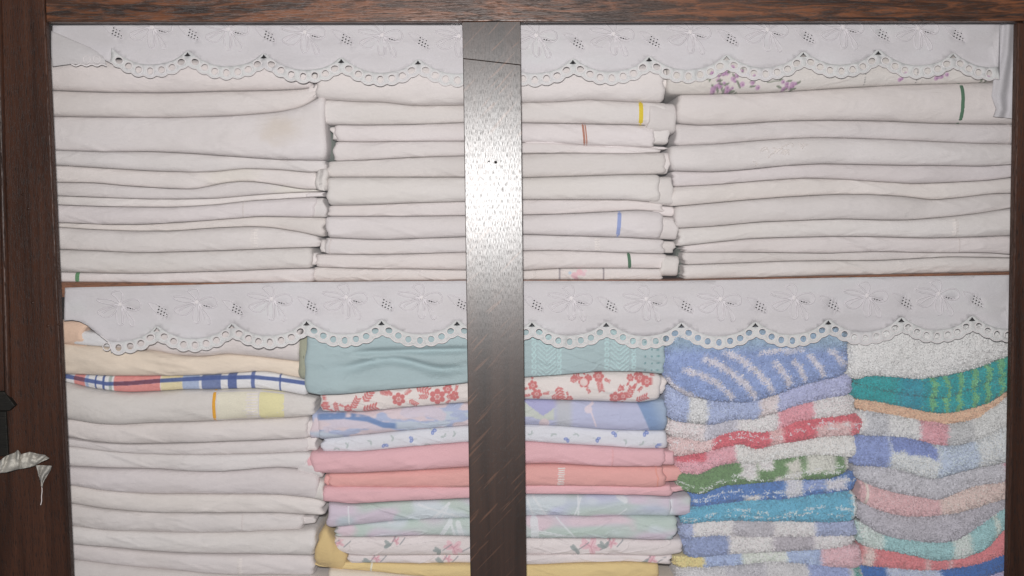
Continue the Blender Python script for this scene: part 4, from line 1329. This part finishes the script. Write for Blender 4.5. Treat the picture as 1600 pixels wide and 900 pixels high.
YL = 0.0465
low_v, low_to3, low_org = valance(
    "sheer white lace valance with scalloped eyelet edge hanging from the middle shelf",
    [(123, 517), (245, 515), (362, 510), (479, 505.5), (596, 505), (714, 505.5), (831, 507.5), (947, 507.5), (1064.5, 509), (1180, 508), (1294, 504), (1408, 500.5), (1518.6, 498.6), (1628, 497)],
    [(80, 450), (100, 449.5), (300, 445), (440, 441), (723, 438.5), (1040, 439), (1300, 434), (1578, 429.5), (1600, 429)],
    100, 1581, YL, 41, 3, left_edge=[(100, 501), (112, 500), (124, 502), (136, 508), (150, 520), (163, 530), (172, 537)], holes_from=166)
top_v, top_to3, top_org = valance(
    "sheer white lace valance with scalloped eyelet edge hanging just below the top rail",
    [(60, 80), (174, 83), (293, 85), (412, 88.5), (533, 95.5), (653, 98), (774, 98), (895, 97), (1014, 93), (1135, 91), (1255, 86), (1372, 83), (1489, 88), (1600, 90)],
    [(70, 18), (1600, 16)], 80, 1562, YL, 42, 8, left_edge=[(80, 84), (140, 90), (160, 92), (176, 100)], holes_from=180, holes_to=1560)


def sheet_part(name, grid_px, Yfun, mat, parent, org, rgb=(202, 196, 199), bulk=0.0005):
    """small piece of cloth from a grid of pixel points"""
    g = np.array(grid_px, float)
    n, k = g.shape[:2]
    # refine
    ui = np.linspace(0, n - 1, n * 8); uj = np.linspace(0, k - 1, k * 8)
    r = np.stack([np.stack([np.interp(uj, np.arange(k), np.array([np.interp(a, np.arange(n), g[:, j, q]) for j in range(k)])) for a in ui]) for q in range(2)], -1)
    ii, jj = np.meshgrid(np.linspace(0, 1, len(ui)), np.linspace(0, 1, len(uj)), indexing='ij')
    v = P(r[..., 0], r[..., 1], Yfun(ii, jj)).reshape(-1, 3)
    K = len(uj)
    f = [(i * K + j, (i + 1) * K + j, (i + 1) * K + j + 1, i * K + j + 1) for i in range(len(ui) - 1) for j in range(K - 1)]
    c = np.minimum(lin(np.repeat(np.array(rgb, float)[None], len(v), 0)) * KA, 0.86)
    o = mesh_obj(name, v - (org if parent is not None else 0), f, mat, parent, c)
    s = o.modifiers.new("thick", 'SOLIDIFY'); s.thickness = bulk; s.offset = 0
    return o


# turned corner at the left end of the upper lace, loose tail at its right end
sheet_part("turned_corner", [[(80, 48), (80, 84), (82, 104)], [(112, 62), (112, 82), (112, 100)], [(140, 74), (142, 88), (142, 102)], [(160, 86), (164, 94), (166, 102)]],
           lambda i, j: 0.0400 + 0.003 * i - 0.003 * np.sin(j * 3.1), LACE, top_v, top_org, (206, 202, 203))
cr = []
for cx, cy in ((135.5, 93), (151, 92.5)):
    r = bpy.data.objects.new("eyelet_ring", RING); COL.objects.link(r); r.parent = top_v
    r.location = P([cx], [cy], 0.0372)[0] - top_org; r.scale = (4.6 / 1305, 0.006, 5.0 / 1305)
ex = np.arange(112, 168, 2.0)
v, f = tube_mesh([P(ex, 101.5 + 1.5 * np.sin(ex / 2.6), 0.0390)], 0.0011, 5)
mesh_obj("edge_cord", v - top_org, f, TH_LACE, top_v)
sheet_part("loose_tail", [[(1562, 30), (1590, 30)], [(1560, 80), (1590, 80)], [(1553, 120), (1588, 122)], [(1549, 150), (1588, 152)], [(1556, 170), (1588, 172)], [(1552, 182), (1588, 186)]],
           lambda i, j: 0.0475 + 0.003 * np.sin(j * 9 + i * 3), LACE, top_v, top_org, (204, 201, 205))

# ------------------------------------------------------------------ scrap of cloth on the left upright
scr = sheet_part("cloth_scrap", [[(-30, 716), (-30, 732), (-30, 747)], [(0, 720), (0, 730), (0, 739)], [(10, 712), (10, 723), (10, 738)], [(22, 708), (22, 720), (22, 735)], [(28, 703), (29, 718), (30, 733)], [(33, 710), (34, 720), (36, 732)],
                                 [(46, 706), (46, 717), (46, 730)], [(58, 709), (55, 717), (53, 728)], [(70, 711), (63, 719), (57, 726)], [(77, 716), (68, 720), (60, 724)]],
                 lambda i, j: -0.008 - 0.010 * np.sin(j * 3.0) - 0.0045 * np.sin(i * 44 + 3 * j) * (1.1 - j) - 0.003 * np.sin(i * 15 + j * 4) - 0.007 * (fbm(i * 14, j * 5, 3, 3) - 0.5), LACE, None, None, (194, 190, 182), 0.0008)
tag(scr, "crumpled scrap of off white cloth sticking out over the left upright", "cloth scrap")
so = np.array(scr.location)
sheet_part("hanging_shred", [[(56, 727), (68, 727), (81, 728)], [(58, 733), (68, 735), (79, 735)], [(60, 741), (67, 742), (73, 744)], [(62, 748), (66, 749), (69, 750)], [(64, 754), (65.5, 755), (67, 755)], [(64.6, 760), (65.3, 761), (66, 761)]],
           lambda i, j: -0.007 - 0.004 * np.sin(j * 9 + i * 7) - 0.006 * (fbm(i * 7, j * 6, 5, 3) - 0.5), LACE, scr, so, (176, 172, 166), 0.0008)
v, f = tube_mesh([P(np.array([65.3, 66, 64.5, 65.5, 63.5]), np.array([760, 768, 776, 782, 789]), -0.004)], 0.0005, 5)
mesh_obj("loose_thread", v - so, f, TH_HEM, scr)
